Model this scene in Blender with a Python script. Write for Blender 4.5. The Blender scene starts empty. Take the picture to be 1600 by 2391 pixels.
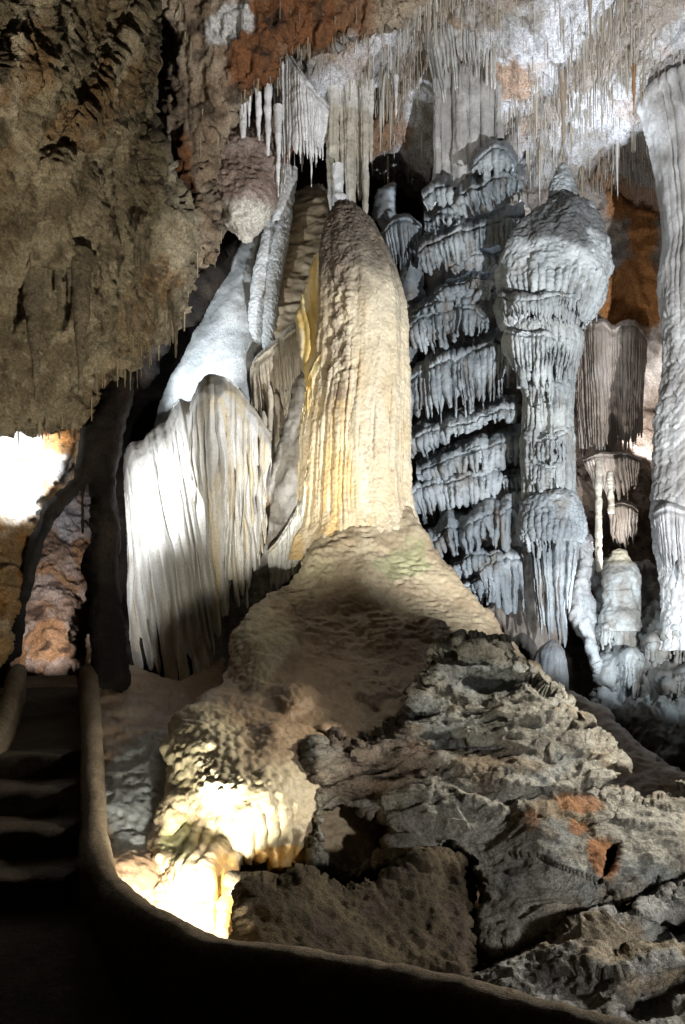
import bpy, math, random
import numpy as np
random.seed(7); RNG = np.random.default_rng(11)
SC = bpy.context.scene
COL = SC.collection
R = math.radians
# ------------------------------------------------------------------ camera
F, HY, ZC = 1900.0, 1560.0, 1.7          # focal length and horizon line in photo pixels, eye height
def W(px, py, d):
    px, py, d = np.broadcast_arrays(np.asarray(px, float), np.asarray(py, float), np.asarray(d, float))
    return np.stack([(px - 800) / F * d, d, ZC + (HY - py) / F * d], -1)
cam = bpy.data.cameras.new('camera'); cam_o = bpy.data.objects.new('camera', cam); COL.objects.link(cam_o)
cam_o.location = (0, 0, ZC); cam_o.rotation_euler = (R(90), 0, 0)
cam.sensor_fit = 'VERTICAL'; cam.sensor_height = 24; cam.lens = F / 2391 * 24
cam.shift_y = (HY - 1195.5) / 2391; cam.clip_end = 200; cam.clip_start = .05
SC.camera = cam_o
# ------------------------------------------------------------------ world: inside a cave, no daylight
wd = bpy.data.worlds.new('World'); SC.world = wd; wd.use_nodes = True
bgn = wd.node_tree.nodes['Background']; bgn.inputs[0].default_value = (.9, .72, .5, 1); bgn.inputs[1].default_value = .0045
SC.view_settings.view_transform = 'Standard'; SC.view_settings.look = 'None'
SC.view_settings.exposure = .12; SC.view_settings.gamma = 1; SC.view_settings.use_curve_mapping = False
SC.render.engine = 'CYCLES'
SC.cycles.use_denoising = True
SC.cycles.max_bounces = 5; SC.cycles.diffuse_bounces = 3; SC.cycles.glossy_bounces = 2
SC.cycles.sample_clamp_indirect = 4
# ------------------------------------------------------------------ the show-cave lamps and added fills
def aim(p, az, el):
    e, a_ = R(el), R(az)
    return np.array(p) + np.array([math.sin(a_) * math.cos(e), math.cos(a_) * math.cos(e), math.sin(e)])
def lamp(name, pos, tgt, watt, col, ang=90, blend=.4, rad=.04):
    l = bpy.data.lights.new(name, 'SPOT'); l.energy = watt; l.color = col
    l.spot_size = R(ang); l.spot_blend = blend; l.shadow_soft_size = rad
    o = bpy.data.objects.new(name, l); COL.objects.link(o)
    p = np.array(W(*pos)); t = aim(p, *tgt) if len(tgt) == 2 else np.array(W(*tgt)); o.location = p
    from mathutils import Vector
    o.rotation_euler = Vector(t - p).to_track_quat('-Z', 'Y').to_euler()
    return o
COOL, NEUT, WARM = (.82, .92, 1.0), (1.0, .96, .88), (1.0, .82, .6)
lamp('main_lamp', (3909, 2078, 2.2), (-3, 44), 3300, (.96, .98, 1.0), 84, .26)
lamp('ceiling_lamp', (1365, 690, 10.0), (1140, 60, 9.0), 330, (.84, .92, 1.0), 118, .6)
lamp('curtain_lamp', (262, 1150, 7.72), (370, 1140, 8.4), 120, (.95, .98, 1.0), 130, 1.0, .03)
lamp('slope_fill', (284, 950, 8.35), (530, 700, 9.8), 330, (.88, .96, 1.0), 70, .8, .03)  # added fill for the slope behind the curtain
lamp('mound_lamp', (405, 2135, 3.45), (590, 1840, 4.6), 200, (1.0, .95, .78), 112, .5, .05)
lamp('alcove_lamp', (20, 1040, 7.2), (60, 1120, 7.9), 110, (.95, .98, 1.0), 130, .5)
lamp('passage_lamp', (90, 1480, 9.3), (140, 1350, 11), 90, (1.0, .92, .86), 110, .5)
lamp('back_lamp', (1395, 1450, 8.6), (1370, 1400, 9.6), 40, COOL, 150, .5)
lamp('organ_fill', (1446, 1360, 10.0), (1430, 900, 11.2), 130, (1.0, .97, .93), 80, .6)  # added fill that lifts the organ-pipe column
lamp('side_lamp', (2050, 1150, 5.4), (1380, 1900, 4.5), 820, (1.0, .93, .80), 76, .7, .25)
lamp('ledge_fill', (3887, 1916, 1.6), (1400, 2060, 3.7), 210, (1.0, .97, .92), 52, .9, .1)  # added front fill for the boulder's lower face
lamp('overhang_fill', (560, 2260, 2.95), (100, 330, 4.4), 430, (1.0, .90, .72), 100, .7, .05)  # added fill, gives the overhang a soft light from below
lamp('left_fill', (392, 2126, 3.52), (690, 1170, 8.4), 1100, (1.0, .96, .86), 22, 1.0, .07)  # added fill for the apron and the curtain's right side
lamp('right_lamp', (1760, 1600, 7.8), (1560, 1490, 9.4), 50, COOL, 80, .6)
lamp('window_lamp', (1525, 1035, 12.2), (1520, 950, 13.0), 90, (1, 1, 1), 150, .5)

# ------------------------------------------------------------------ noise
_pr = np.random.default_rng(5)
_PERM = np.concatenate([_pr.permutation(256)] * 3).astype(np.int32)
_G = _pr.normal(size=(256, 3)); _G = (_G / np.linalg.norm(_G, axis=1)[:, None]).astype(np.float32)
def perlin(P):
    P = np.asarray(P, np.float32)
    i = np.floor(P).astype(np.int32); f = P - i; i &= 255
    u = f * f * f * (f * (f * 6 - 15) + 10)
    out = 0
    for dx in (0, 1):
        wx = u[:, 0] if dx else 1 - u[:, 0]
        ax = _PERM[i[:, 0] + dx]
        for dy in (0, 1):
            wy = u[:, 1] if dy else 1 - u[:, 1]
            ay = _PERM[ax + i[:, 1] + dy]
            for dz in (0, 1):
                wz = u[:, 2] if dz else 1 - u[:, 2]
                g = _G[_PERM[ay + i[:, 2] + dz]]
                out = out + wx * wy * wz * ((f[:, 0] - dx) * g[:, 0] + (f[:, 1] - dy) * g[:, 1] + (f[:, 2] - dz) * g[:, 2])
    return out * 1.5
def fbm(P, f=1.0, o=4, s=0.0, g=.5):
    P = np.asarray(P, np.float32) * np.asarray(f, np.float32) + np.float32(s * 17.31)
    a, t = 1.0, 0
    for k in range(o):
        t = t + a * perlin(P); P = P * 2.03 + 5.7; a *= g
    return t
def ridged(P, f=1.0, o=4, s=0.0):
    P = np.asarray(P, np.float32) * np.asarray(f, np.float32) + np.float32(s * 11.7)
    a, t = 1.0, 0
    for k in range(o):
        t = t + a * (1 - 2.2 * np.abs(perlin(P))); P = P * 2.1 + 3.1; a *= .5
    return t
def worley(P, f=1.0, s=0):
    P = np.asarray(P, np.float32) * np.asarray(f, np.float32) + s * 3.3
    i = np.floor(P).astype(np.int64); fr = P - i
    best = np.full(len(P), 9.0, np.float32); sec = best.copy()
    for dx in (-1, 0, 1):
        for dy in (-1, 0, 1):
            for dz in (-1, 0, 1):
                c = i + (dx, dy, dz)
                h = _PERM[_PERM[_PERM[c[:, 0] & 255] + (c[:, 1] & 255)] + (c[:, 2] & 255)]
                jx = _PERM[h] / 256.; jy = _PERM[h + 57] / 256.; jz = _PERM[h + 113] / 256.
                q = (dx + jx - fr[:, 0]) ** 2 + (dy + jy - fr[:, 1]) ** 2 + (dz + jz - fr[:, 2]) ** 2
                sec = np.minimum(sec, np.maximum(best, q)); best = np.minimum(best, q)
    return np.sqrt(best), np.sqrt(sec)
def sm(x, a, b):
    t = np.clip((x - a) / (b - a), 0, 1); return t * t * (3 - 2 * t)
def mix(a, b, m):
    a = np.asarray(a, float); b = np.asarray(b, float); m = np.asarray(m)[:, None]
    return a * (1 - m) + b * m
def spot(px, py, cx, cy, rx, ry, P=None, j=.5, s=0, rot=0):
    """soft-edged patch with a noisy outline"""
    dx, dy = px - cx, py - cy
    c, q = math.cos(R(rot)), math.sin(R(rot))
    e = np.sqrt(((dx * c + dy * q) / rx) ** 2 + ((-dx * q + dy * c) / ry) ** 2)
    if P is not None: e = e + j * fbm(P, 3.0, 4, s)
    return 1 - sm(e, .75, 1.1)

# ------------------------------------------------------------------ materials: colour from each surface's own mineral tint, relief from noise
def make_mat(name, rough=.8, spec=.3, b1=(28, .5, .02), b2=(140, .5, .006), var=(.72, 1.22), vs=55, sss=0, stretch=(1, 1, 1)):
    m = bpy.data.materials.new(name); m.use_nodes = True
    nt = m.node_tree; N = nt.nodes; L = nt.links
    bs = N['Principled BSDF']
    at = N.new('ShaderNodeAttribute'); at.attribute_name = 'tint'
    ge = N.new('ShaderNodeNewGeometry')
    mp = N.new('ShaderNodeVectorMath'); mp.operation = 'MULTIPLY'; mp.inputs[1].default_value = stretch
    L.new(ge.outputs['Position'], mp.inputs[0])
    def noise(sc, det, dist=0):
        n = N.new('ShaderNodeTexNoise'); n.inputs['Scale'].default_value = sc; n.inputs['Detail'].default_value = det
        n.inputs['Roughness'].default_value = .65; n.inputs['Distortion'].default_value = dist
        L.new(mp.outputs[0], n.inputs['Vector']); return n
    nv = noise(vs, 6)
    mr = N.new('ShaderNodeMapRange'); mr.inputs[1].default_value = .39; mr.inputs[2].default_value = .61
    mr.inputs[3].default_value, mr.inputs[4].default_value = var
    nv2 = noise(vs * 4.3, 4); av = N.new('ShaderNodeMath'); av.operation = 'MULTIPLY_ADD'; av.inputs[1].default_value = .5
    hv = N.new('ShaderNodeMath'); hv.operation = 'MULTIPLY'; hv.inputs[1].default_value = .5
    L.new(nv2.outputs[0], hv.inputs[0]); L.new(nv.outputs[0], av.inputs[0]); L.new(hv.outputs[0], av.inputs[2]); L.new(av.outputs[0], mr.inputs[0])
    mu = N.new('ShaderNodeMix'); mu.data_type = 'RGBA'; mu.blend_type = 'MULTIPLY'; mu.inputs[0].default_value = 1
    L.new(at.outputs['Color'], mu.inputs[6]); L.new(mr.outputs[0], mu.inputs[7])
    L.new(mu.outputs[2], bs.inputs['Base Color'])
    prev = None
    for sc, st, di in (b1, b2):
        n = noise(sc, 5, .3); b = N.new('ShaderNodeBump'); b.inputs['Strength'].default_value = st; b.inputs['Distance'].default_value = di
        L.new(n.outputs[0], b.inputs['Height'])
        if prev: L.new(prev.outputs[0], b.inputs['Normal'])
        prev = b
    L.new(prev.outputs[0], bs.inputs['Normal'])
    rr = N.new('ShaderNodeMapRange'); rr.inputs[3].default_value = rough - .12; rr.inputs[4].default_value = min(1, rough + .12)
    L.new(nv.outputs[0], rr.inputs[0]); L.new(rr.outputs[0], bs.inputs['Roughness'])
    bs.inputs['Specular IOR Level'].default_value = spec
    if sss:
        bs.inputs['Subsurface Weight'].default_value = sss
        bs.inputs['Subsurface Radius'].default_value = (.06, .035, .015); bs.inputs['Subsurface Scale'].default_value = 1
    return m
M_ROCK = make_mat('rough_rock', .88, .2, (26, .9, .035), (120, 1.0, .018), (.45, 1.5), 46)
M_CALC = make_mat('calcite', .62, .35, (30, .4, .02), (160, .5, .006), (.78, 1.16), 50)
M_PILL = make_mat('cream_calcite', .6, .4, (30, .5, .02), (110, .7, .01), (.8, 1.15), 70, stretch=(1, 1, .5))
M_GRAIN = make_mat('sugary_calcite', .45, .6, (70, .9, .02), (160, 1.0, .014), (.5, 1.35), 90)
M_WET = make_mat('wet_flowstone', .45, .5, (26, .4, .015), (110, .6, .008), (.8, 1.15), 40)
M_CONC = make_mat('plastered_wall', .8, .25, (22, .7, .03), (150, .9, .012), (.6, 1.3), 30)

# ------------------------------------------------------------------ object plumbing
def link(name, data, parent=None):
    o = bpy.data.objects.new(name, data); COL.objects.link(o)
    if parent: o.parent = parent
    return o
def tag(o, label=None, cat=None, group=None, kind=None):
    if label: o['label'] = label
    if cat: o['category'] = cat
    if group: o['group'] = group
    if kind: o['kind'] = kind
    return o
def thing(name, label, cat, loc, group=None):
    o = bpy.data.objects.new(name, None); COL.objects.link(o); o.location = loc; o.empty_display_size = .1
    return tag(o, label, cat, group)
def mesh_data(name, V, Q, tint, mat):
    me = bpy.data.meshes.new(name)
    V = np.ascontiguousarray(V, np.float32); Q = np.ascontiguousarray(Q, np.int32)
    me.vertices.add(len(V)); me.vertices.foreach_set('co', V.ravel())
    k = Q.shape[1]
    me.loops.add(Q.size); me.loops.foreach_set('vertex_index', Q.ravel())
    me.polygons.add(len(Q)); me.polygons.foreach_set('loop_start', np.arange(0, Q.size, k, dtype=np.int32))
    me.polygons.foreach_set('loop_total', np.full(len(Q), k, np.int32))
    me.polygons.foreach_set('use_smooth', np.ones(len(Q), bool))
    me.update(); me.validate()
    a = me.attributes.new('tint', 'FLOAT_COLOR', 'POINT')
    c = np.ones((len(V), 4), np.float32); c[:, :3] = np.clip(tint, .004, .92)
    a.data.foreach_set('color', c.ravel())
    me.materials.append(mat)
    return me
NV = [0]
def place(name, V, Q, tint, mat, parent=None):
    """one mesh object with its origin at its base"""
    b = np.array([V[:, 0].mean(), V[:, 1].mean(), V[:, 2].min()])
    me = mesh_data(name, V - b, Q, tint, mat); NV[0] += len(V)
    o = link(name, me, parent)
    o.location = b - np.array(parent.location) if parent else b
    if parent and parent.parent: o.location = b - np.array(parent.location) - np.array(parent.parent.location)
    return o
def normals(V, Q):
    a, b, c, d = (V[Q[:, k]] for k in range(4))
    n = np.cross(c - a, d - b)
    N = np.zeros_like(V)
    for k in range(4):
        for j in range(3): N[:, j] += np.bincount(Q[:, k], n[:, j], len(V))
    l = np.linalg.norm(N, axis=1); l[l == 0] = 1
    return N / l[:, None]
def rbf(pts):
    p = np.array(pts, float); X = p[:, :2] / 1000
    A = np.linalg.norm(X[:, None] - X[None], axis=2); n = len(p)
    B = np.zeros((n + 1, n + 1)); B[:n, :n] = A; B[:n, n] = B[n, :n] = 1
    w = np.linalg.solve(B + 1e-9 * np.eye(n + 1), np.append(p[:, 2], 0))
    def f(px, py):
        px = np.asarray(px, float) / 1000; py = np.asarray(py, float) / 1000
        t = np.full(px.shape, w[n])
        for k in range(n): t = t + w[k] * np.hypot(px - X[k, 0], py - X[k, 1])
        return t
    return f
def poly_sdf(px, py, poly):
    p = np.array(poly, float); d = np.full(px.shape, 1e9); ins = np.zeros(px.shape, bool)
    for a, b in zip(p, np.roll(p, -1, 0)):
        e = b - a; t = np.clip(((px - a[0]) * e[0] + (py - a[1]) * e[1]) / max(e @ e, 1e-9), 0, 1)
        d = np.minimum(d, (px - a[0] - t * e[0]) ** 2 + (py - a[1] - t * e[1]) ** 2)
        cr = (a[1] > py) != (b[1] > py)
        with np.errstate(divide='ignore', invalid='ignore'):
            xi = a[0] + (py - a[1]) * e[0] / (e[1] if e[1] else 1e-9)
        ins ^= cr & (px < xi)
    return np.where(ins, 1, -1) * np.sqrt(d)
def relief(name, poly, dpts, sp=4, edge=40, roll=.3, skirt=.5, bumps=(), disp=None, col=None, mat=None, jag=5, jf=.03, dfn=None, parent=None):
    """A rock body: an outline with its own distance, rounded edges and sides that run back into the rock."""
    p = np.array(poly, float)
    x0, y0 = p.min(0) - 2 * sp; x1, y1 = p.max(0) + 2 * sp
    gx = np.arange(x0, x1 + sp, sp); gy = np.arange(y0, y1 + sp, sp)
    PX, PY = np.meshgrid(gx, gy); sh = PX.shape
    S = poly_sdf(PX, PY, poly)
    if jag:
        q = np.stack([PX.ravel(), PY.ravel(), np.full(PX.size, hash_name(name))], -1)
        S = S + jag * fbm(q, jf, 4).reshape(sh)
    gyv, gxv = np.gradient(S, sp); gl = np.hypot(gxv, gyv) + 1e-6
    out = S < 0
    PX = np.where(out, PX - S * gxv / gl ** 2 * .98, PX); PY = np.where(out, PY - S * gyv / gl ** 2 * .98, PY)
    ins = ~out
    cell = ins[:-1, :-1] | ins[1:, :-1] | ins[:-1, 1:] | ins[1:, 1:]
    idx = np.arange(PX.size).reshape(sh)
    Q = np.stack([idx[:-1, :-1][cell], idx[1:, :-1][cell], idx[1:, 1:][cell], idx[:-1, 1:][cell]], -1)
    used = np.unique(Q); remap = np.full(PX.size, -1); remap[used] = np.arange(len(used))
    Q = remap[Q]; px = PX.ravel()[used]; py = PY.ravel()[used]; s = np.clip(S.ravel()[used], 0, None)
    d = rbf(dpts)(px, py)
    t = np.clip(s / edge, 0, 1); d = d + roll * (1 - np.sqrt(1 - (1 - t) ** 2))
    for cx, cy, rx, ry, h in bumps:
        e = ((px - cx) / rx) ** 2 + ((py - cy) / ry) ** 2
        d = d - h * np.clip(1 - e, 0, 1) ** 1.3
    if dfn is not None: d = dfn(px, py, d)
    V = W(px, py, d)
    if disp is not None:
        V = V + normals(V, Q) * disp(V, px, py)[:, None]
    tint = col(V, px, py)
    # sides running back
    if skirt:
        E = np.concatenate([Q[:, [0, 1]], Q[:, [1, 2]], Q[:, [2, 3]], Q[:, [3, 0]]])
        key = np.sort(E, 1); key = key[:, 0].astype(np.int64) * len(V) + key[:, 1]
        _, inv, cnt = np.unique(key, return_inverse=True, return_counts=True)
        B = E[cnt[inv] == 1]
        bv = np.unique(B); nm = np.full(len(V), -1); nm[bv] = np.arange(len(bv)) + len(V)
        bk = V[bv] - np.array([0, 0, ZC]); dd = np.linalg.norm(bk, axis=1)[:, None]
        bk = bk * (1 + skirt / dd) + np.array([0, 0, ZC])
        V = np.concatenate([V, bk]); tint = np.concatenate([tint, tint[bv]])
        Q = np.concatenate([Q, np.stack([B[:, 1], B[:, 0], nm[B[:, 0]], nm[B[:, 1]]], -1)])
    o = place(name, V, Q, tint, mat, parent)
    look = dict(gx=gx, gy=gy, remap=remap.reshape(sh), V=V, ins=ins)
    return o, look
def hash_name(n): return (sum(ord(c) * (k + 3) for k, c in enumerate(n)) % 97) * 1.37
def surf(look, px, py):
    """the surface point of a rock body at a photo position"""
    j = int(round((px - look['gx'][0]) / (look['gx'][1] - look['gx'][0]))); i = int(round((py - look['gy'][0]) / (look['gy'][1] - look['gy'][0])))
    h, w = look['remap'].shape
    if not (0 <= i < h and 0 <= j < w) or not look['ins'][i, j] or look['remap'][i, j] < 0: return None
    return look['V'][look['remap'][i, j]]
def curve(pts, n):
    """smooth resampling by chord length (Catmull-Rom)"""
    p = np.array(pts, float)
    c = np.concatenate([[0], np.cumsum(np.linalg.norm(np.diff(p[:, :2], axis=0), axis=1))]); c /= c[-1]
    t = np.linspace(0, 1, n); k = np.clip(np.searchsorted(c, t, 'right') - 1, 0, len(p) - 2)
    h = (c[k + 1] - c[k]); f = ((t - c[k]) / np.where(h == 0, 1, h))[:, None]
    m = np.zeros_like(p)
    m[1:-1] = (p[2:] - p[:-2]) / np.maximum(c[2:] - c[:-2], 1e-9)[:, None]
    m[0] = (p[1] - p[0]) / max(c[1] - c[0], 1e-9); m[-1] = (p[-1] - p[-2]) / max(c[-1] - c[-2], 1e-9)
    h = h[:, None]
    return ((2 * f ** 3 - 3 * f ** 2 + 1) * p[k] + (f ** 3 - 2 * f ** 2 + f) * h * m[k]
            + (-2 * f ** 3 + 3 * f ** 2) * p[k + 1] + (f ** 3 - f ** 2) * h * m[k + 1])
def lathe(name, prof, d, na=120, nt=160, ry=1.0, flutes=None, disp=None, col=None, mat=None, parent=None, rfn=None):
    """Turned body: prof rows are (py, centre px, radius px); the profile may turn back under itself.
    flutes: (count, fn(t)->amplitude as a share of the radius)"""
    pr = np.array(prof, float)
    c = curve(np.stack([pr[:, 2], pr[:, 0], pr[:, 1]], -1), nt)
    r, py, cx = np.clip(c[:, 0], .3, None), c[:, 1], c[:, 2]
    t = np.linspace(0, 1, nt)
    a = np.linspace(0, 2 * np.pi, na, endpoint=False)
    A, T = np.meshgrid(a, t); RR = np.repeat(r[:, None], na, 1); PY = np.repeat(py[:, None], na, 1); CX = np.repeat(cx[:, None], na, 1)
    if flutes is not None:
        nf, amp = flutes; h = hash_name(name) + prof[0][0] * .1
        q = np.stack([np.cos(A).ravel() * 2 + h, np.sin(A).ravel() * 2, T.ravel() * 2.2], -1)
        ph = A * nf / (2 * np.pi) + .55 * fbm(q, 1.1, 2).reshape(A.shape)
        rg = np.abs(np.sin(np.pi * ph)) ** .7
        RR = RR * (1 + amp(T) * (rg - .6))
    if rfn is not None: RR, PY = rfn(A, T, RR, PY)
    sc = d / F
    C = W(CX, PY, d)
    V = np.stack([C[..., 0] + RR * sc * np.sin(A), C[..., 1] - RR * sc * np.cos(A) * ry, C[..., 2]], -1).reshape(-1, 3)
    i = np.arange(nt - 1)[:, None] * na; j = np.arange(na)[None]; j2 = (j + 1) % na
    Q = np.stack([i + j, i + na + j, i + na + j2, i + j2], -1).reshape(-1, 4)
    px = (CX + RR * np.sin(A)).ravel(); pyf = PY.ravel()
    if disp is not None:
        n = normals(V, Q); cen = C.reshape(-1, 3)
        V = V + n * (disp(V, px, pyf) if disp.__code__.co_argcount == 3 else disp(V, px, pyf, T.ravel()))[:, None]
    return place(name, V, Q, col(V, px, pyf), mat, parent)
def drape(name, rim, bot, nfl, amp=7, lip=(14, .3), tooth=.35, nu=None, nv=None, rec=.06, thick=.10, merge=.4, wander=4,
          disp=None, col=None, mat=None, parent=None, slot=0, seed=0, soft=.7, rag=5, bulge=0):
    """A hanging sheet of flowstone: a ledge that rolls over a lip and falls in flutes with a ragged lower edge."""
    rg = np.random.default_rng(seed + int(rim[0][0] * 3 + rim[0][1]))
    L = max(np.hypot(*(np.array(rim[-1][:2]) - rim[0][:2])), 40)
    if nu is None: nu = int(np.clip(nfl * 9, 40, 420))
    bb = [list(b) if len(b) == 3 else [b[0], b[1], np.nan] for b in bot]
    RM = curve(rim, nu); b2 = np.array(bb, float)
    tb = np.linspace(0, 1, len(b2)); 
    if np.isnan(b2[:, 2]).any(): b2[:, 2] = np.interp(tb, np.linspace(0, 1, nu), RM[:, 2]) + rec
    BT = curve(b2, nu)
    qr = np.stack([np.linspace(0, L / 40, nu), np.full(nu, seed * 3.1 + .5), np.full(nu, rim[0][1] * .13)], -1)
    RM[:, 1] += rag * fbm(qr, 1, 3); RM[:, 2] += rag * .012 * fbm(qr + 31, 1, 3)
    H = np.abs(BT[:, 1] - RM[:, 1]).max()
    if nv is None: nv = int(np.clip(H / 4, 14, 160))
    u = np.linspace(0, 1, nu)
    q = np.stack([u * nfl * .35, np.full(nu, seed * 1.7 + rim[0][0]), np.full(nu, rim[0][1] * .37)], -1)
    ph = u * nfl + .9 * fbm(q, 1.0, 2)
    cell = np.floor(ph).astype(int); cell -= cell.min(); fr = ph - np.floor(ph)
    ridge = np.sin(np.pi * fr) ** soft
    ncell = cell.max() + 2
    ln = (1 - tooth * rg.random(ncell) ** 1.2)[cell]
    am = (.55 + .9 * rg.random(ncell))[cell]
    length = ln * (1 - tooth * .9 * (1 - ridge) ** 1.3)
    # pairs of flutes run together on the way down
    pair = cell // 2; uc = np.zeros(nu)
    for k in np.unique(pair): uc[pair == k] = u[pair == k].mean()
    mg = (merge * (.4 + .9 * rg.random(ncell)))[pair]
    nb = 8 if lip[0] < 30 else 18; vb = np.linspace(-1, 0, nb, endpoint=False); vv = np.concatenate([vb, np.linspace(0, 1, nv), np.linspace(1, 1, 1), 1 + np.linspace(.1, .5, 3)])
    U = np.repeat(u[None], len(vv), 0); Vv = np.repeat(vv[:, None], nu, 1)
    dn = np.clip(Vv, 0, 1); up = np.clip(-Vv, 0, 1); ov = np.clip(Vv - 1, 0, 1)
    k = dn * length[None]
    k = k - ov * length[None] * .7
    uu = U + (uc[None] - U) * mg[None] * sm(k, .15, .9)
    RX = np.interp(uu, u, RM[:, 0]); RY = np.interp(uu, u, RM[:, 1]); RD = np.interp(uu, u, RM[:, 2])
    BX = np.interp(uu, u, BT[:, 0]); BY = np.interp(uu, u, BT[:, 1]); BD = np.interp(uu, u, BT[:, 2])
    wq = np.stack([U.ravel() * nfl * .25, k.ravel() * 2.5, np.full(U.size, seed + rim[0][0] * .1)], -1)
    wn = fbm(wq, 1.0, 3).reshape(U.shape)
    PX = RX + (BX - RX) * k + wander * wn * sm(k, 0, .5)
    PY = RY + (BY - RY) * k
    # ledge: rises and runs back; lip is rounded
    PY = PY - lip[0] * np.sin(up * np.pi / 2)
    D = RD + (BD - RD) * k + lip[1] * (1 - np.cos(up * np.pi / 2)) + .06 * (1 - sm(k, 0, .06)) * (up == 0)
    D = D + bulge * (1 - np.sqrt(1 - (1 - np.clip(k / .4, 0, 1)) ** 2)) * (up == 0) + bulge * (up > 0)
    s = RD / F
    grow = sm(k, -.02, .22) * .9 + .1 * (up < .6)
    D = D - amp * s * am[None] * (ridge[None] - .45) * grow * (1 - .75 * sm(k, .75, 1.0) * (1 - ridge[None]))
    D = D + thick * np.clip(ov * 2.2, 0, 1)
    V = W(PX, PY, D).reshape(-1, 3)
    n1, n2 = U.shape
    i = np.arange(n1 - 1)[:, None] * nu; j = np.arange(nu - 1)[None]
    Q = np.stack([i + j, i + nu + j, i + nu + j + 1, i + j + 1], -1)
    if slot:
        low = (ridge < .36); lv = low[:-1] & low[1:]
        st = (1 - slot * rg.random(ncell + 1))[cell[:-1]]
        kill = lv[None] & (Vv[:-1, :-1] > st[None]) & (rg.random(ncell + 1) < .8)[cell[:-1]][None]
        Q = Q[~kill]
    Q = Q.reshape(-1, 4)
    if disp is not None: V = V + normals(V, Q) * disp(V, PX.ravel(), PY.ravel())[:, None]
    return place(name, V, Q, col(V, PX.ravel(), PY.ravel()), mat, parent)

# ------------------------------------------------------------------ colours of the minerals
WHITE = (.74, .73, .71); GREY = (.52, .53, .53); CREAM = (.74, .60, .38); YEL = (.72, .47, .16); ORANGE = (.46, .17, .045)
RUST = (.26, .09, .03); BROWN = (.22, .14, .08); TAN = (.40, .31, .21); ROCK = (.30, .28, .24); DARKR = (.11, .085, .065); PINK = (.50, .36, .30)
def c_calc(P, px, py, a=GREY, b=WHITE, dirt=.35):
    m = sm(fbm(P, 1.6, 4, 1), -.4, .5)
    c = mix(a, b, m)
    c = mix(c, (.20, .175, .15), dirt * sm(fbm(P, (5, 5, 3), 4, 3), .05, .7))
    return c
def d_calc(P, px, py): return .012 * fbm(P, 7, 4, 2) + .004 * fbm(P, 40, 2, 4)
def beds(P, n=6.5, s=0, tx=.22):
    """tilted beds: each layer stands proud by its own amount and breaks off in crisp steps, with fine laminae"""
    q = P[:, 2] - tx * P[:, 0] + .1 * P[:, 1] + .14 * fbm(P, 1.2, 3, 50 + s) + .02 * fbm(P, 9, 3, 51 + s)
    h = q * n; k = np.floor(h); f = h - k
    rnd = lambda v: np.sin(v * 12.9898 + s) * 43758.5453 % 1.0
    jump = fbm(P, (1.0, 1.0, 3.0), 2, 52 + s) * 1.5; kk = np.floor(jump * 2) * 7.0        # joints across the beds
    st = rnd(k + kk) * (1 - sm(f, .80, 1)) + rnd(k + 1 + kk) * sm(f, .80, 1)
    fine = ridged(np.stack([P[:, 0] * 1.7, P[:, 1] * 1.7, q * 11], -1), 1.0, 3, s)
    out = (st - .5) * sm(fbm(P, 1.2, 2, 53 + s), -.45, .1) + .20 * (fine - 1)
    return out - out.mean()
def d_rock(a=1.0, s=0):
    return lambda P, px, py: a * (.14 * fbm(P, 1.3, 4, s) + .03 * ridged(P, 3.5, 3, s + 1) + .014 * fbm(P, 18, 3, s + 2))

# ================================================================== THE SETTING
# -- far cave wall behind everything
def col_back(P, px, py):
    c = mix(BROWN, TAN, sm(fbm(P, 1.0, 4, 3), -.4, .5))
    c = mix(c, PINK, .6 * spot(px, py, 540, 300, 240, 260, P))
    return mix(c, ORANGE, .8 * sm(fbm(P, 1.4, 4, 8), .1, .6))
tag(relief('cave_wall', [(-400, -300), (2000, -300), (2000, 2100), (-400, 2100)], [(-400, -300, 12), (2000, -300, 12), (800, 900, 14.2), (-300, 1500, 13.2), (2000, 1500, 14.0)],
       sp=9, edge=60, roll=.3, skirt=0, disp=d_rock(2.2, 1), col=col_back, mat=M_ROCK)[0], kind='structure')
# -- cave floor
fl = np.array([(-9, -2, -1.75), (9, -2, -1.75), (9, 3.2, -1.75), (9, 16, -.9), (-9, 16, -.9), (-9, 3.2, -1.75)], float)
gx, gy = np.meshgrid(np.linspace(-9, 9, 150), np.linspace(-3, 15, 150))
gz = ZC - 1.75 + .075 * np.clip(gy - 3.5, 0, 20)
FV = np.stack([gx, gy, gz], -1).reshape(-1, 3); FV[:, 2] += .08 * fbm(FV, 1.2, 4, 6)
ii = np.arange(149)[:, None] * 150; jj = np.arange(149)[None]
FQ = np.stack([ii + jj, ii + jj + 1, ii + 151 + jj, ii + 150 + jj], -1).reshape(-1, 4)
tag(place('ground', FV, FQ, mix(BROWN, DARKR, sm(fbm(FV, 1, 3, 1), -.5, .5)), M_ROCK), kind='structure')

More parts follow.
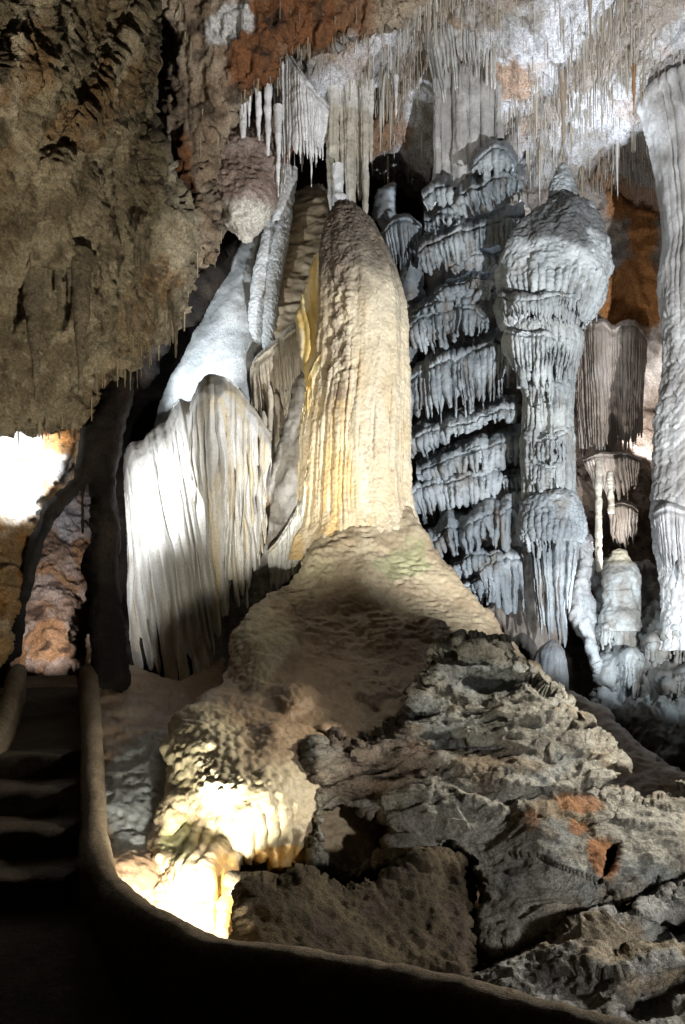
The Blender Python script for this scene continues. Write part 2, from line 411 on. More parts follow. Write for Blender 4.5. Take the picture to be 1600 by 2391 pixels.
# -- bright ceiling over the formations, stepping down towards the back in slanting ledges
def ceil_step(px, py, d):
    for (ax, ay, bx, by, h) in ((700, 330, 1020, -20, .55), (1120, 330, 1420, -10, .5), (1330, 420, 1680, 120, .4), (880, 180, 1010, -30, .3)):
        ex, ey = bx - ax, by - ay; l = math.hypot(ex, ey)
        s = (-(px - ax) * ey + (py - ay) * ex) / l          # + below/right of the ledge line
        along = ((px - ax) * ex + (py - ay) * ey) / l ** 2
        win = sm(along, -.25, 0.05) * (1 - sm(along, .95, 1.25))
        s = s + 9 * fbm(np.stack([px, py, 0 * px], -1), .025, 3)
        d = d + h * sm(s, -4, 10) * win * np.exp(-np.clip(s, 0, None) / 260)
    return d
def col_ceil(P, px, py):
    n = fbm(P, 2.2, 5, 2)
    c = mix((.38, .345, .31), (.60, .59, .60), sm(n, -.35, .35))
    dg = np.stack([(px + py) * .004, (px - py) * .0006, 0 * px], -1)
    c = mix(c, (.34, .25, .17), .55 * sm(fbm(dg, 1, 4, 6), -.05, .4))
    w = np.maximum.reduce([spot(px, py, 1290, 110, 250, 75, P, .35, 1, -46), spot(px, py, 830, 170, 190, 60, P, .35, 2, -40), spot(px, py, 1420, 260, 110, 60, P, .5, 3), spot(px, py, 950, 290, 26, 110, P, .4, 4, 20)])
    c = mix(c, (.80, .80, .84), w)
    o = np.maximum.reduce([spot(px, py, 1190, 170, 60, 45, P, .8, 5), spot(px, py, 900, 310, 70, 50, P, .8, 6), spot(px, py, 1480, 480, 130, 70, P, .4, 7, 20), spot(px, py, 1195, 215, 50, 18, P, .6, 8), 0.5 * sm(fbm(P, 1.7, 4, 9), .35, .7)])
    c = mix(c, (.44, .25, .13), .8 * o)
    return mix(c, (.17, .14, .12), .5 * sm(fbm(P, 9, 3, 5), .2, .8))
ceil_o, ceil_l = relief('cave_ceiling', [(640, -260), (1800, -260), (1800, 560), (1560, 540), (1490, 520), (1400, 440), (1330, 470), (1230, 450), (1130, 470), (1000, 470), (940, 420), (855, 415), (790, 330), (690, 330)],
       [(640, -260, 7.4), (1800, -260, 6.6), (1200, -100, 7.6), (700, 330, 9.8), (950, 400, 10.9), (1150, 450, 11.2), (1480, 500, 11.0), (1800, 540, 10.4), (1200, 200, 9.4), (1500, 200, 9.2)],
       sp=4, edge=60, roll=.5, skirt=.6, dfn=ceil_step, disp=lambda P, px, py: .10 * fbm(P, 1.6, 4, 3) + .025 * ridged(P, 5, 3, 3) + .014 * fbm(P, 22, 3, 1), col=col_ceil, mat=M_ROCK, jag=14)
tag(ceil_o, kind='structure')

# -- rock wall on the right, behind the columns
def col_rw(P, px, py):
    c = mix((.40, .33, .27), (.56, .50, .46), sm(fbm(P, 2, 4, 4), -.4, .4))
    o = np.maximum.reduce([spot(px, py, 1480, 470, 100, 60, P, .4, 1, 30), spot(px, py, 1480, 690, 110, 90, P, .35, 2), spot(px, py, 1500, 560, 40, 60, P, .4, 3)])
    c = mix(c, (.58, .26, .09), o)
    c = mix(c, (.55, .40, .12), .7 * spot(px, py, 1365, 615, 40, 50, P, .5, 4, -45))
    low = sm(py, 860, 1000)
    return mix(c, (.30, .22, .17), .7 * low)
tag(relief('cave_wall', [(1120, 360), (1800, 360), (1800, 1850), (1300, 1850), (1240, 1500), (1180, 900)],
       [(1150, 400, 11.6), (1480, 420, 11.4), (1480, 700, 11.2), (1800, 600, 10.6), (1400, 900, 12.0), (1520, 960, 13.4), (1430, 1100, 12.2), (1800, 1300, 11.6), (1300, 1700, 11.2), (1800, 1850, 10.8)],
       sp=5, edge=40, roll=.4, skirt=.4, disp=lambda P, px, py: .10 * fbm(P, 1.5, 5, 3) + .06 * ridged(P, 4, 3, 6) + .015 * fbm(P, 25, 2, 1), col=col_rw, mat=M_ROCK)[0], kind='structure')

# -- wall behind the white curtain, its lack of light put into a near-black colour
def col_unlit(P, px, py): return mix((.014, .011, .010), (.045, .034, .027), sm(fbm(P, 2, 4, 3), -.4, .5))
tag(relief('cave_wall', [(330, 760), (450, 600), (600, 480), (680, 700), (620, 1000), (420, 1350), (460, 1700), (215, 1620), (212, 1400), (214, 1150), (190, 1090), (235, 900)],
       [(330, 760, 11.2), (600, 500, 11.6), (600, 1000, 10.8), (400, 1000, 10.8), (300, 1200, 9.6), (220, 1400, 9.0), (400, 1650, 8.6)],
       sp=6, edge=40, roll=.5, skirt=1.0, disp=d_rock(.7, 3), col=col_unlit, mat=M_ROCK)[0], kind='structure')

# -- near overhang, upper left
def col_over(P, px, py):
    c = mix((.22, .18, .115), (.44, .375, .26), sm(fbm(P, 2.4, 5, 2, .6), -.45, .5))
    c = mix(c, (.31, .19, .09), .75 * np.maximum.reduce([spot(px, py, 265, 190, 70, 100, P, .6, 1, 20), spot(px, py, 45, 130, 55, 130, P, .5, 2), spot(px, py, 150, 290, 60, 50, P, .6, 3), spot(px, py, 370, 660, 40, 50, P, .8, 4), .5 * sm(fbm(P, 1.3, 4, 9), .3, .7)]))
    v = sm(ridged(P, (2.2, 2.2, 1.2), 4, 3), 1.05, 1.45)
    c = mix(c, (.60, .53, .40), .8 * v * sm(480 - py, 0, 250))
    c = mix(c, (.09, .07, .045), .75 * sm(fbm(P, (7, 7, 5), 5, 6, .65), .05, .75))
    return mix(c, (.52, .47, .36), .5 * sm(fbm(P, 14, 4, 16, .6), .3, .8))
def over_fold(px, py, d):
    s = (px - (230 - .55 * (py - 250)))                 # pale fold running down from the top
    d = d - .12 * np.exp(-(s / 40) ** 2) * sm(620 - py, 0, 200)
    return d + .10 * np.exp(-((s + 110) / 60) ** 2)
over_o, over_l = relief('cave_ceiling', [(-300, -260), (368, -260), (362, 0), (352, 130), (348, 230), (343, 300), (372, 340), (398, 440), (440, 490), (455, 560), (452, 640), (436, 730), (396, 790), (345, 828), (300, 862), (235, 886), (196, 960), (120, 1000), (60, 978), (0, 995), (-300, 1010)],
       [(-300, -260, 2.6), (360, -260, 4.6), (0, 200, 3.4), (340, 200, 5.0), (150, 400, 4.3), (390, 450, 5.8), (0, 700, 5.0), (200, 700, 5.4), (440, 640, 6.6), (340, 820, 6.8), (100, 990, 6.2), (-300, 1000, 5.6)],
       sp=3.6, edge=45, roll=.5, skirt=1.2, dfn=over_fold, disp=lambda P, px, py: .07 * fbm(P, 1.7, 3, 1) + .07 * beds(P, 3.2, 3, .5) + .030 * ridged(P, (2.6, 2.6, 4), 4, 2) + .030 * fbm(P, (8, 8, 6), 4, 11, .6) + .012 * fbm(P, 30, 3, 4, .65), col=col_over, mat=M_ROCK, jag=12, jf=.03)
tag(over_o, kind='structure')
# -- red-brown ledge at the top, right of the dark cleft
def col_ledge(P, px, py):
    c = mix((.24, .17, .11), (.40, .32, .23), sm(fbm(P, 2.2, 5, 5), -.35, .4))
    red = np.maximum.reduce([spot(px, py, 690, 50, 165, 80, P, .45, 1, -8), spot(px, py, 590, 150, 75, 70, P, .4, 2), spot(px, py, 430, 420, 28, 140, P, .5, 3), .7 * spot(px, py, 800, 20, 90, 70, P, .3, 4)])
    c = mix(c, (.20, .085, .035), red)
    c = mix(c, (.62, .60, .58), .9 * np.maximum(spot(px, py, 540, 60, 60, 40, P, .6, 5, -30), spot(px, py, 800, 105, 60, 25, P, .5, 7, -35)))
    return mix(c, (.05, .035, .025), .8 * sm(fbm(P, 4, 4, 8), .15, .6))
ledge_o, ledge_l = relief('cave_ceiling', [(335, -260), (1030, -260), (1000, -20), (880, 60), (800, 90), (760, 108), (700, 92), (655, 118), (630, 180), (580, 226), (560, 250), (515, 310), (500, 330), (485, 420), (505, 520), (500, 600), (440, 620), (425, 560), (430, 480), (420, 430), (395, 330), (385, 200), (395, 60), (340, 30)],
       [(335, -260, 7.2), (1030, -260, 7.0), (400, 200, 7.8), (600, 120, 7.6), (850, 40, 7.8), (480, 400, 7.9), (480, 600, 7.6)],
       sp=3.6, edge=40, roll=.5, skirt=.8, disp=lambda P, px, py: .10 * fbm(P, (2.4, 2.4, 1.3), 4, 6) + .045 * ridged(P, (6, 6, 2.4), 3, 5) + .018 * fbm(P, 20, 3, 3), col=col_ledge, mat=M_ROCK, jag=12)
tag(ledge_o, kind='structure')
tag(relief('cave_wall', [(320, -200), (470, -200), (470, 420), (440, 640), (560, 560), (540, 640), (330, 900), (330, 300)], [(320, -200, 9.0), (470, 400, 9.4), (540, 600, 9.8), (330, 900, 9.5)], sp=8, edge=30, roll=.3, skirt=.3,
       disp=d_rock(1, 8), col=col_unlit, mat=M_ROCK)[0], kind='structure')
# -- pale pink block wedged below the ledge
def col_blk(P, px, py):
    c = mix((.36, .26, .21), (.50, .40, .35), sm(fbm(P, 2.5, 4, 1), -.4, .4))
    c = mix(c, (.78, .74, .66), spot(px, py, 580, 520, 75, 62, P, .3, 1))
    return mix(c, (.12, .08, .06), .8 * sm(fbm(P, 12, 3, 2), .3, .7) * sm(py, 430, 500))
tag(relief('hanging_block', [(490, 335), (560, 300), (625, 290), (652, 380), (648, 470), (622, 520), (575, 563), (538, 540), (512, 505), (488, 430)],
       [(490, 335, 8.6), (640, 320, 8.9), (570, 450, 8.3), (560, 560, 8.4)], sp=3, edge=40, roll=.4, skirt=.6, disp=lambda P, px, py: .04 * fbm(P, 3, 4, 1) + .022 * ridged(P, 8, 3, 2), col=col_blk, mat=M_ROCK)[0],
    'pale pinkish rock block with a bright white underside, wedged under the red-brown ledge', 'rock')

# -- alcove lit by a hidden lamp, left edge
def col_alc(P, px, py):
    c = mix((.42, .26, .12), (.60, .48, .34), sm(fbm(P, 2.2, 4, 2), -.4, .4))
    c = mix(c, (.78, .78, .78), np.maximum(spot(px, py, 30, 1080, 120, 120, P, .35, 1), spot(px, py, 215, 940, 45, 70, P, .3, 2, 30)))  # white patches put the lamp's glare into the wall colour
    c = mix(c, (.42, .18, .05), .9 * np.maximum(spot(px, py, 150, 1010, 40, 60, P, .5, 3), sm(fbm(P, 2, 4, 7), .2, .6)))
    return mix(c, (.16, .15, .09), .7 * sm(fbm(P, 6, 4, 4), .25, .7))
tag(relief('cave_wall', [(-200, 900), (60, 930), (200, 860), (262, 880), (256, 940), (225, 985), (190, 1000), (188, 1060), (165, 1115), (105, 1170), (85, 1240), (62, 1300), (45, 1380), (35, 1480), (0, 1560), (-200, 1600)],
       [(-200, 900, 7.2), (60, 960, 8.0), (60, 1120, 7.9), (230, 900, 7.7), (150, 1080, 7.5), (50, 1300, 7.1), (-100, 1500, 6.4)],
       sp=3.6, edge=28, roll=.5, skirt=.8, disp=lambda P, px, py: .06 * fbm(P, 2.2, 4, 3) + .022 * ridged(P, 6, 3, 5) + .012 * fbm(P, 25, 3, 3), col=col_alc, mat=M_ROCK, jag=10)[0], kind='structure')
# rock between alcove and passage, near-black in the same unlit colour
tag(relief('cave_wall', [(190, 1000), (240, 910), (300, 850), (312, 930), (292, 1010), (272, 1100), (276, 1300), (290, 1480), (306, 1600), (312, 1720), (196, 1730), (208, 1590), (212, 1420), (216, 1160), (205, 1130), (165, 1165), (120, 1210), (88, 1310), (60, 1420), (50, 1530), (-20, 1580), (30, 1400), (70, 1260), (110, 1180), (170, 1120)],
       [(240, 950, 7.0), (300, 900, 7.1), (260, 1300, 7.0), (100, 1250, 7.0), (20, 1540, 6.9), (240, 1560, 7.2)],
       sp=4, edge=26, roll=.25, skirt=.12, disp=d_rock(.25, 5), col=col_unlit, mat=M_ROCK, jag=5)[0], kind='structure')
# -- rocks seen down the passage
def col_pass(P, px, py):
    c = mix((.36, .25, .19), (.58, .47, .42), sm(fbm(P, 2.0, 5, 2), -.35, .35))
    c = mix(c, (.60, .60, .66), .8 * spot(px, py, 180, 1200, 60, 80, P, .4, 1))
    c = mix(c, (.50, .27, .12), .8 * np.maximum(spot(px, py, 110, 1500, 60, 50, P, .5, 2), sm(fbm(P, 2.4, 4, 8), .15, .5)))
    return mix(c, (.09, .055, .04), .85 * sm(fbm(P, (4, 4, 6), 4, 5), .2, .55))
tag(relief('passage_rock', [(60, 1300), (110, 1150), (170, 1090), (225, 1080), (235, 1300), (216, 1380), (205, 1395), (180, 1400), (170, 1440), (182, 1470), (165, 1510), (172, 1560), (140, 1596), (90, 1580), (30, 1550), (10, 1500)],
       [(110, 1150, 11.2), (220, 1150, 11.6), (150, 1350, 11.0), (190, 1330, 11.2), (40, 1530, 10.6), (140, 1560, 10.3)],
       sp=3, edge=22, roll=.5, skirt=.5, disp=lambda P, px, py: .09 * fbm(P, 2.2, 4, 3) + .035 * ridged(P, 5, 3, 5) + .015 * fbm(P, 25, 2, 3), col=col_pass, mat=M_ROCK, jag=6)[0],
    'pinkish pitted rock face lit at the end of the stair passage', 'rock')
tag(relief('cave_wall', [(140, 1340), (260, 1340), (260, 1640), (20, 1640), (20, 1560), (140, 1560)], [(140, 1340, 12.4), (260, 1640, 12), (20, 1600, 11.6)], sp=6, edge=20, roll=.2, skirt=.2,
       disp=d_rock(.5, 2), col=lambda P, px, py: mix((.50, .36, .13), (.46, .22, .09), sm(py + 25 * fbm(P, 2, 3), 1450, 1530)), mat=M_ROCK)[0], kind='structure')

# ================================================================== FORMATIONS
# -- smooth sugary flowstone slope behind the white curtain
def col_slope(P, px, py): return mix((.60, .64, .66), (.78, .80, .82), sm(fbm(P, 2, 3, 1), -.4, .4))
tag(relief('flowstone_slope', [(612, 520), (588, 545), (556, 575), (528, 630), (492, 700), (462, 765), (436, 815), (405, 868), (372, 935), (362, 1010), (470, 1030), (600, 950), (600, 700)],
       [(600, 530, 9.9), (560, 600, 9.8), (470, 800, 9.5), (370, 950, 9.4), (590, 800, 9.3), (580, 940, 9.1)], sp=3, edge=60, roll=.35, skirt=.3,
       disp=lambda P, px, py: .03 * fbm(P, 2, 3, 1) + .006 * fbm(P, 45, 2, 3), col=col_slope, mat=M_GRAIN, jag=3)[0],
    'smooth sparkling white flowstone slope rising behind the curtain to the dark gap', 'flowstone')

# -- ribbed sheet behind the cream pillar, browned to put its shadow into the colour, with its scaly edge column
def col_sheet(P, px, py): return mix((.20, .15, .095), (.30, .24, .165), sm(fbm(P, 2.2, 4, 1), -.4, .4))
sheet = thing('ribbed_sheet', 'brownish rippled flowstone sheet with a scaly grey edge behind the cream pillar', 'flowstone', W(680, 860, 9.7))
relief('sheet', [(648, 500), (672, 462), (708, 440), (745, 434), (778, 450), (804, 478), (850, 512), (898, 580), (928, 660), (935, 900), (600, 900), (606, 640)], [(650, 480, 9.8), (745, 440, 9.6), (690, 600, 9.6), (850, 560, 9.3), (900, 700, 9.2), (640, 850, 9.4)],
       sp=3, edge=60, roll=.5, skirt=.4, disp=lambda P, px, py: .03 * fbm(P, (2.5, 2.5, 5), 4, 2) + .022 * ridged(P, (3, 3, 9), 2, 4), col=col_sheet, mat=M_CALC, parent=sheet, jag=4)
def ring_r(freq, amp, s=0):
    def f(A, T, RR, PY):
        q = np.stack([np.cos(A).ravel() * 1.3, np.sin(A).ravel() * 1.3, T.ravel() * freq], -1)
        n = T * freq + 1.1 * fbm(q, (1, 1, .25), 3, s).reshape(A.shape); fr = n - np.floor(n)
        return RR * (1 + amp * (fr ** .6 - .55)), PY
    return f
gcol = lambda P, px, py: c_calc(P, px, py, (.30, .30, .29), (.46, .47, .48), .45)
lathe('scaly_edge', [(500, 640, 4), (520, 637, 14), (560, 628, 18), (620, 615, 20), (700, 604, 21), (780, 598, 20), (850, 596, 18), (930, 600, 16)], 9.55, 90, 300, .8, rfn=ring_r(26, .09, 1), disp=d_calc, col=gcol, mat=M_CALC, parent=sheet)
lathe('scaly_edge', [(470, 672, 4), (490, 668, 15), (560, 656, 18), (660, 640, 18), (760, 630, 16), (820, 626, 14)], 9.5, 70, 220, .8, rfn=ring_r(22, .12, 2), disp=d_calc, col=gcol, mat=M_CALC, parent=sheet)

# -- white draperies hanging above the pillar
wcol = lambda P, px, py: c_calc(P, px, py, (.60, .60, .60), (.80, .80, .80), .15)
wd_ = thing('white_drapery', 'broad white fluted drapery hanging from the red ceiling above the cream pillar', 'drapery', W(690, 440, 9.0))
drape('sheet', [(640, 170, 9.1), (648, 125, 9.0), (664, 108, 8.9), (690, 150, 8.8), (725, 200, 8.8), (768, 250, 9.0)], [(642, 470), (656, 470), (672, 440), (700, 430), (730, 440), (752, 395)], 17, 6, (6, .15), .3, nu=200, col=wcol, disp=d_calc, mat=M_CALC, parent=wd_, merge=.25, seed=1, soft=.8)
for (x, y0, y1, r, dd) in [(776, 232, 505, 15, 9.45), (800, 240, 430, 12, 9.5), (818, 225, 515, 14, 9.45), (838, 236, 468, 10, 9.5), (852, 226, 512, 9, 9.4), (864, 240, 380, 7, 9.5)]:
    lathe('hanging_fold', [(y0 - 50, x, r * 1.3), (y0, x, r * 1.1), ((y0 + y1) / 2, x + 1, r * .9), (y1 - 40, x + 2, r * .7), (y1 - 4, x + 2, r * .3), (y1, x + 2, .5)], dd, 48, 120, 1, flutes=(7, lambda T: .3 + 0 * T), disp=d_calc, col=lambda P, px, py: c_calc(P, px, py, (.5, .46, .38), (.70, .68, .64), .35), mat=M_CALC, parent=wd_)
lathe('drip_column', [(385, 790, 14), (420, 790, 12), (450, 792, 10), (462, 795, 18), (500, 797, 19), (540, 800, 18)], 9.2, 48, 60, .8, flutes=(9, lambda T: .12), disp=d_calc, col=wcol, mat=M_CALC, parent=wd_)
lathe('stub', [(395, 664, 30), (430, 664, 28), (480, 660, 24), (520, 650, 14)], 9.35, 60, 60, .7, rfn=ring_r(9, .15, 3), disp=d_calc, col=gcol, mat=M_CALC, parent=wd_)

# -- cream pillar
def col_pillar(P, px, py):
    c = mix((.66, .53, .34), (.76, .67, .50), sm(fbm(P, (2, 2, .7), 4, 1), -.4, .4))
    c = mix(c, (.74, .50, .20), .75 * sm(fbm(P, (6, 6, .6), 3, 5), .0, .5) * sm(1000 - np.abs(px - 760) * 6, 100, 700) * sm(py, 800, 1000))
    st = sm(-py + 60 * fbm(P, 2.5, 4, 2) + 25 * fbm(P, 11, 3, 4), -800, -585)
    c = mix(c, (.085, .07, .06), .92 * st)  # dark top: dirt coating, deepened with shade put into the colour
    band = np.exp(-((px - 790 + 14 * fbm(P, 3, 2, 8)) / 28) ** 2) * sm(py, 600, 680) * (1 - sm(py, 950, 1040))
    c = mix(c, (.30, .22, .17), .75 * band * sm(fbm(P, 8, 4, 3), -.35, .25))
    return mix(c, (.30, .22, .15), .5 * sm(fbm(P, 16, 3, 6), .35, .8))
pil = thing('cream_pillar', 'tall cream stalagmite pillar with dark rounded top and fluted sides on the mound', 'stalagmite', W(840, 1190, 8.6))
def d_pil(P, px, py):
    lump = np.exp(-((px - 800) / 32) ** 2) * sm(py, 590, 640) * (1 - sm(py, 900, 960))
    return .014 * fbm(P, (7, 7, 5), 3, 1) + .006 * ridged(P, (20, 20, 30), 2, 2) + .045 * lump * fbm(P, 9, 4, 3) + .012 * sm(720 - py, 0, 160) * ridged(P, (14, 14, 24), 2, 5)
def f_pil(A, T, RR, PY):
    q = np.stack([np.cos(A).ravel() * 2, np.sin(A).ravel() * 2, T.ravel() * 1.1], -1)
    ph = A * 24 / (2 * np.pi) + 1.5 * fbm(q, (1.6, 1.6, .5), 3).reshape(A.shape); fr = np.abs(np.sin(np.pi * ph)) ** .4
    deep = sm(fbm(q, (2.2, 2.2, .5), 3, 8).reshape(A.shape), -.25, .45)
    big = fbm(q, (1.1, 1.1, .6), 2, 4).reshape(A.shape)
    side = 1 + .9 * sm(-np.sin(A), -.1, .6)
    lump = fbm(q, (1.5, 1.5, 3.2), 3, 21).reshape(A.shape)
    out = 1 + .10 * deep * side * (fr - .85) * sm(T + .12 * big, .36, .62) * (1 - sm(T, .86, .95)) + .11 * big + .045 * lump
    wob = fbm(np.stack([0 * A.ravel() + 3, T.ravel() * 5, A.ravel() * .5], -1), 1, 3).reshape(A.shape) * .03
    for a0, t0, t1, w, dp in ((-.21, .50, .84, .020, .10), (-.43, .56, .88, .022, .09), (-.62, .52, .9, .03, .11), (-.85, .45, .9, .03, .12), (.05, .62, .76, .02, .05), (.31, .60, .74, .022, .06), (.62, .45, .8, .02, .04), (-.08, .74, .87, .018, .06), (-1.1, .4, .9, .04, .12), (.9, .5, .86, .03, .05)):
        out = out - dp * np.exp(-((((A + np.pi) % (2 * np.pi)) - np.pi - a0 - wob) / w) ** 2) * sm(T, t0 - .04, t0 + .06) * (1 - sm(T, t1 - .05, t1 + .03))
    return RR * out, PY
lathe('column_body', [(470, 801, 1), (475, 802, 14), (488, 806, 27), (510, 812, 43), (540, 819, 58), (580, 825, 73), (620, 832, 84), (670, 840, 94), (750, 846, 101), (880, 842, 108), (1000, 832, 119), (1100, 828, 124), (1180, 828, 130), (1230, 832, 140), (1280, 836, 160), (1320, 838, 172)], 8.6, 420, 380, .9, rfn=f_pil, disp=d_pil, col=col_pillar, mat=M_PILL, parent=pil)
ycol = lambda P, px, py: mix((.78, .56, .20), (.80, .70, .46), sm(fbm(P, (8, 8, 1.5), 3, 2), -.3, .4))
relief('fin', [(768, 556), (752, 580), (735, 600), (722, 630), (706, 680), (700, 710), (688, 735), (692, 770), (700, 830), (712, 900), (720, 980), (760, 980), (768, 800), (764, 650)], [(768, 556, 8.5), (700, 710, 8.75), (720, 960, 8.6), (760, 800, 8.5)], sp=2.5, edge=14, roll=.08, skirt=.12,
       dfn=lambda px, py, d: d - .03 * np.abs(np.sin((px - (700 + .05 * (py - 700)) + 8 * np.sin(py * .03)) * .17)), disp=lambda P, px, py: .008 * fbm(P, (10, 10, 4), 3, 1), col=ycol, mat=M_WET, parent=pil, jag=3, jf=.08)
# pale fringe running down from the pillar's side to the mound
acol = lambda P, px, py: mix(mix((.72, .66, .52), (.78, .78, .74), sm(fbm(P, (4, 4, 1), 3, 2), -.3, .4)), (.76, .54, .22), .9 * np.exp(-((px - 742) / 26) ** 2))
drape('apron', [(625, 1290, 8.45), (665, 1240, 8.4), (700, 1170, 8.35), (725, 1050, 8.3), (745, 960, 8.3), (790, 900, 8.25)], [(628, 1402), (660, 1376), (690, 1345), (720, 1310), (750, 1275), (800, 1220)], 18, 7, (8, .25), .16, nu=230, nv=110, merge=.25, col=acol, disp=d_calc, mat=M_PILL, parent=pil, seed=3)
drape('apron', [(700, 1000, 8.5), (712, 930, 8.45), (722, 880, 8.4), (740, 840, 8.4), (770, 800, 8.35)], [(690, 1300), (712, 1300), (735, 1280), (760, 1260), (790, 1230)], 9, 6, (4, .15), .1, nu=130, nv=120, merge=.2, col=ycol, disp=d_calc, mat=M_PILL, parent=pil, seed=4)

# -- thin draperies between curtain and pillar
jcol = lambda P, px, py: c_calc(P, px, py, (.46, .40, .31), (.66, .60, .50), .4)
jt = thing('brown_drapery', 'narrow brownish drapery folds hanging between the white curtain and the cream pillar', 'drapery', W(640, 1150, 9.1))
drape('sheet', [(584, 870, 9.2), (605, 838, 9.1), (640, 812, 9.1), (680, 775, 9.0), (710, 770, 9.0)], [(600, 1150), (625, 1160), (650, 1130), (682, 1050), (705, 1000)], 15, 8, (14, .3), .35, nu=170, col=jcol, disp=d_calc, mat=M_CALC, parent=jt, slot=.5, seed=5, merge=.6)
for k, (x, y0, y1, r) in enumerate([(632, 900, 1155, 6), (648, 920, 1060, 6), (617, 960, 1260, 6), (604, 1120, 1260, 11)]):
    lathe('drip_rod', [(y0, x - 3, 3), (y0 + 15, x, r), ((y0 + y1) / 2, x, r * .9), (y1 - 8, x + 1, r), (y1, x + 1, 2)], 9.0, 16, 60, disp=d_calc, col=(jcol if k < 3 else (lambda P, px, py: mix((.50, .30, .14), (.56, .40, .24), sm(fbm(P, 5, 3), -.3, .3)))), mat=M_CALC, parent=jt)
# marbled grey-white ridge of flowstone below them
tag(relief('flowstone_ridge', [(690, 880), (730, 860), (760, 1000), (770, 1150), (720, 1290), (650, 1370), (600, 1440), (560, 1440), (590, 1330), (585, 1180), (640, 1060), (670, 1000)],
       [(700, 900, 8.9), (740, 1150, 8.6), (620, 1200, 8.9), (610, 1380, 8.5), (570, 1420, 8.5)], sp=3, edge=20, roll=.2, skirt=.4,
       dfn=lambda px, py, d: d - .05 * np.exp(-((px - (720 - .42 * (py - 1000))) / 16) ** 2), disp=lambda P, px, py: .04 * fbm(P, (4, 4, 2), 4, 1) + .02 * ridged(P, (8, 8, 4), 3, 2),
       col=lambda P, px, py: mix(mix((.40, .37, .33), (.72, .71, .70), sm(fbm(P, (3, 3, 2), 4, 2), -.25, .3)), (.48, .28, .14), .7 * spot(px, py, 610, 1180, 22, 80, P, .4)), mat=M_CALC, jag=6)[0],
    'marbled grey-white flowstone ridge running down between curtain and cream pillar', 'flowstone')

# -- the white curtain
def col_cur(P, px, py):
    c = mix((.74, .72, .68), (.82, .82, .80), sm(fbm(P, (4, 4, .8), 4, 1), -.4, .4))
    c = mix(c, (.72, .60, .38), .75 * sm(fbm(P, (7, 7, .8), 3, 3), -.05, .45) * sm(px, 430, 520))
    low = sm(py - .55 * (px - 290) + 40 * fbm(P, 4, 3, 4), 1290, 1390)
    c = mix(c, (.42, .34, .255), .55 * low * sm(fbm(P, (9, 9, 1.0), 3, 6), -.3, .4))
    c = mix(c, (.44, .46, .26), .3 * spot(px, py, 320, 1225, 60, 45, P, .4, 2))
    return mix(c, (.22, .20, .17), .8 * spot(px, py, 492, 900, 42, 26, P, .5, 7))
cur = thing('white_curtain', 'large white flowstone curtain of hanging folds, dazzling on its lamp side', 'drapery', W(420, 1620, 8.1))
drape('curtain_sheet', [(290, 1120, 8.75), (291, 1070, 8.62), (302, 1038, 8.5), (334, 1030, 8.42), (356, 996, 8.35), (392, 972, 8.28), (416, 936, 8.22), (446, 926, 8.18), (480, 900, 8.12), (520, 900, 8.15), (560, 930, 8.2), (600, 985, 8.3), (622, 1020, 8.4)],
      [(310, 1600, 8.5), (330, 1618, 8.3), (372, 1600, 8.1), (408, 1640, 8.0), (440, 1630, 7.9), (478, 1600, 7.95), (505, 1545, 8.0), (530, 1470, 8.1), (562, 1440, 8.2), (600, 1340, 8.35), (626, 1240, 8.5)], 18, 20, (-14, .3), .08, nu=420, nv=190, merge=.2, wander=10, thick=.14, rag=17, bulge=.7,
      col=col_cur, disp=lambda P, px, py: .012 * fbm(P, (6, 6, 2), 3, 1) + .003 * fbm(P, 50, 2, 2), mat=M_CALC, parent=cur, slot=.2, seed=6, soft=.75)
drape('front_lobe', [(440, 985, 8.2), (450, 930, 8.02), (472, 890, 7.9), (506, 872, 7.85), (540, 888, 7.9), (572, 928, 7.95), (606, 975, 8.05), (634, 1012, 8.2)], [(446, 1190, 8.0), (462, 1260, 7.9), (486, 1330, 7.85), (512, 1300, 7.85), (540, 1360, 7.9), (572, 1290, 7.95), (604, 1230, 8.05), (632, 1150, 8.2)],
      13, 17, (-12, .3), .45, nu=230, nv=130, merge=.55, wander=9, thick=.12, rag=9, bulge=.5, col=col_cur, disp=lambda P, px, py: .016 * fbm(P, (5, 5, 2), 3, 1), mat=M_CALC, parent=cur, slot=.65, seed=8, soft=.85)
# separate folds on its right-hand side
for k, (x0, x1, y0, y1, n) in enumerate([(512, 548, 1000, 1450, 3), (548, 590, 1015, 1460, 3), (588, 628, 1035, 1300, 3)]):
    drape('fold', [(x0, y0 + 10, 8.15 + .1 * k), ((x0 + x1) / 2, y0 - 8, 8.05 + .1 * k), (x1, y0 + 14, 8.2 + .1 * k)], [(x0 + 8, y1 - 30), ((x0 + x1) / 2, y1), (x1 - 6, y1 - 40)], 2, 12, (16, .2), .2, nu=50, nv=120, merge=.1, wander=9, col=col_cur, disp=d_calc, mat=M_CALC, parent=cur, slot=.7, seed=20 + k)

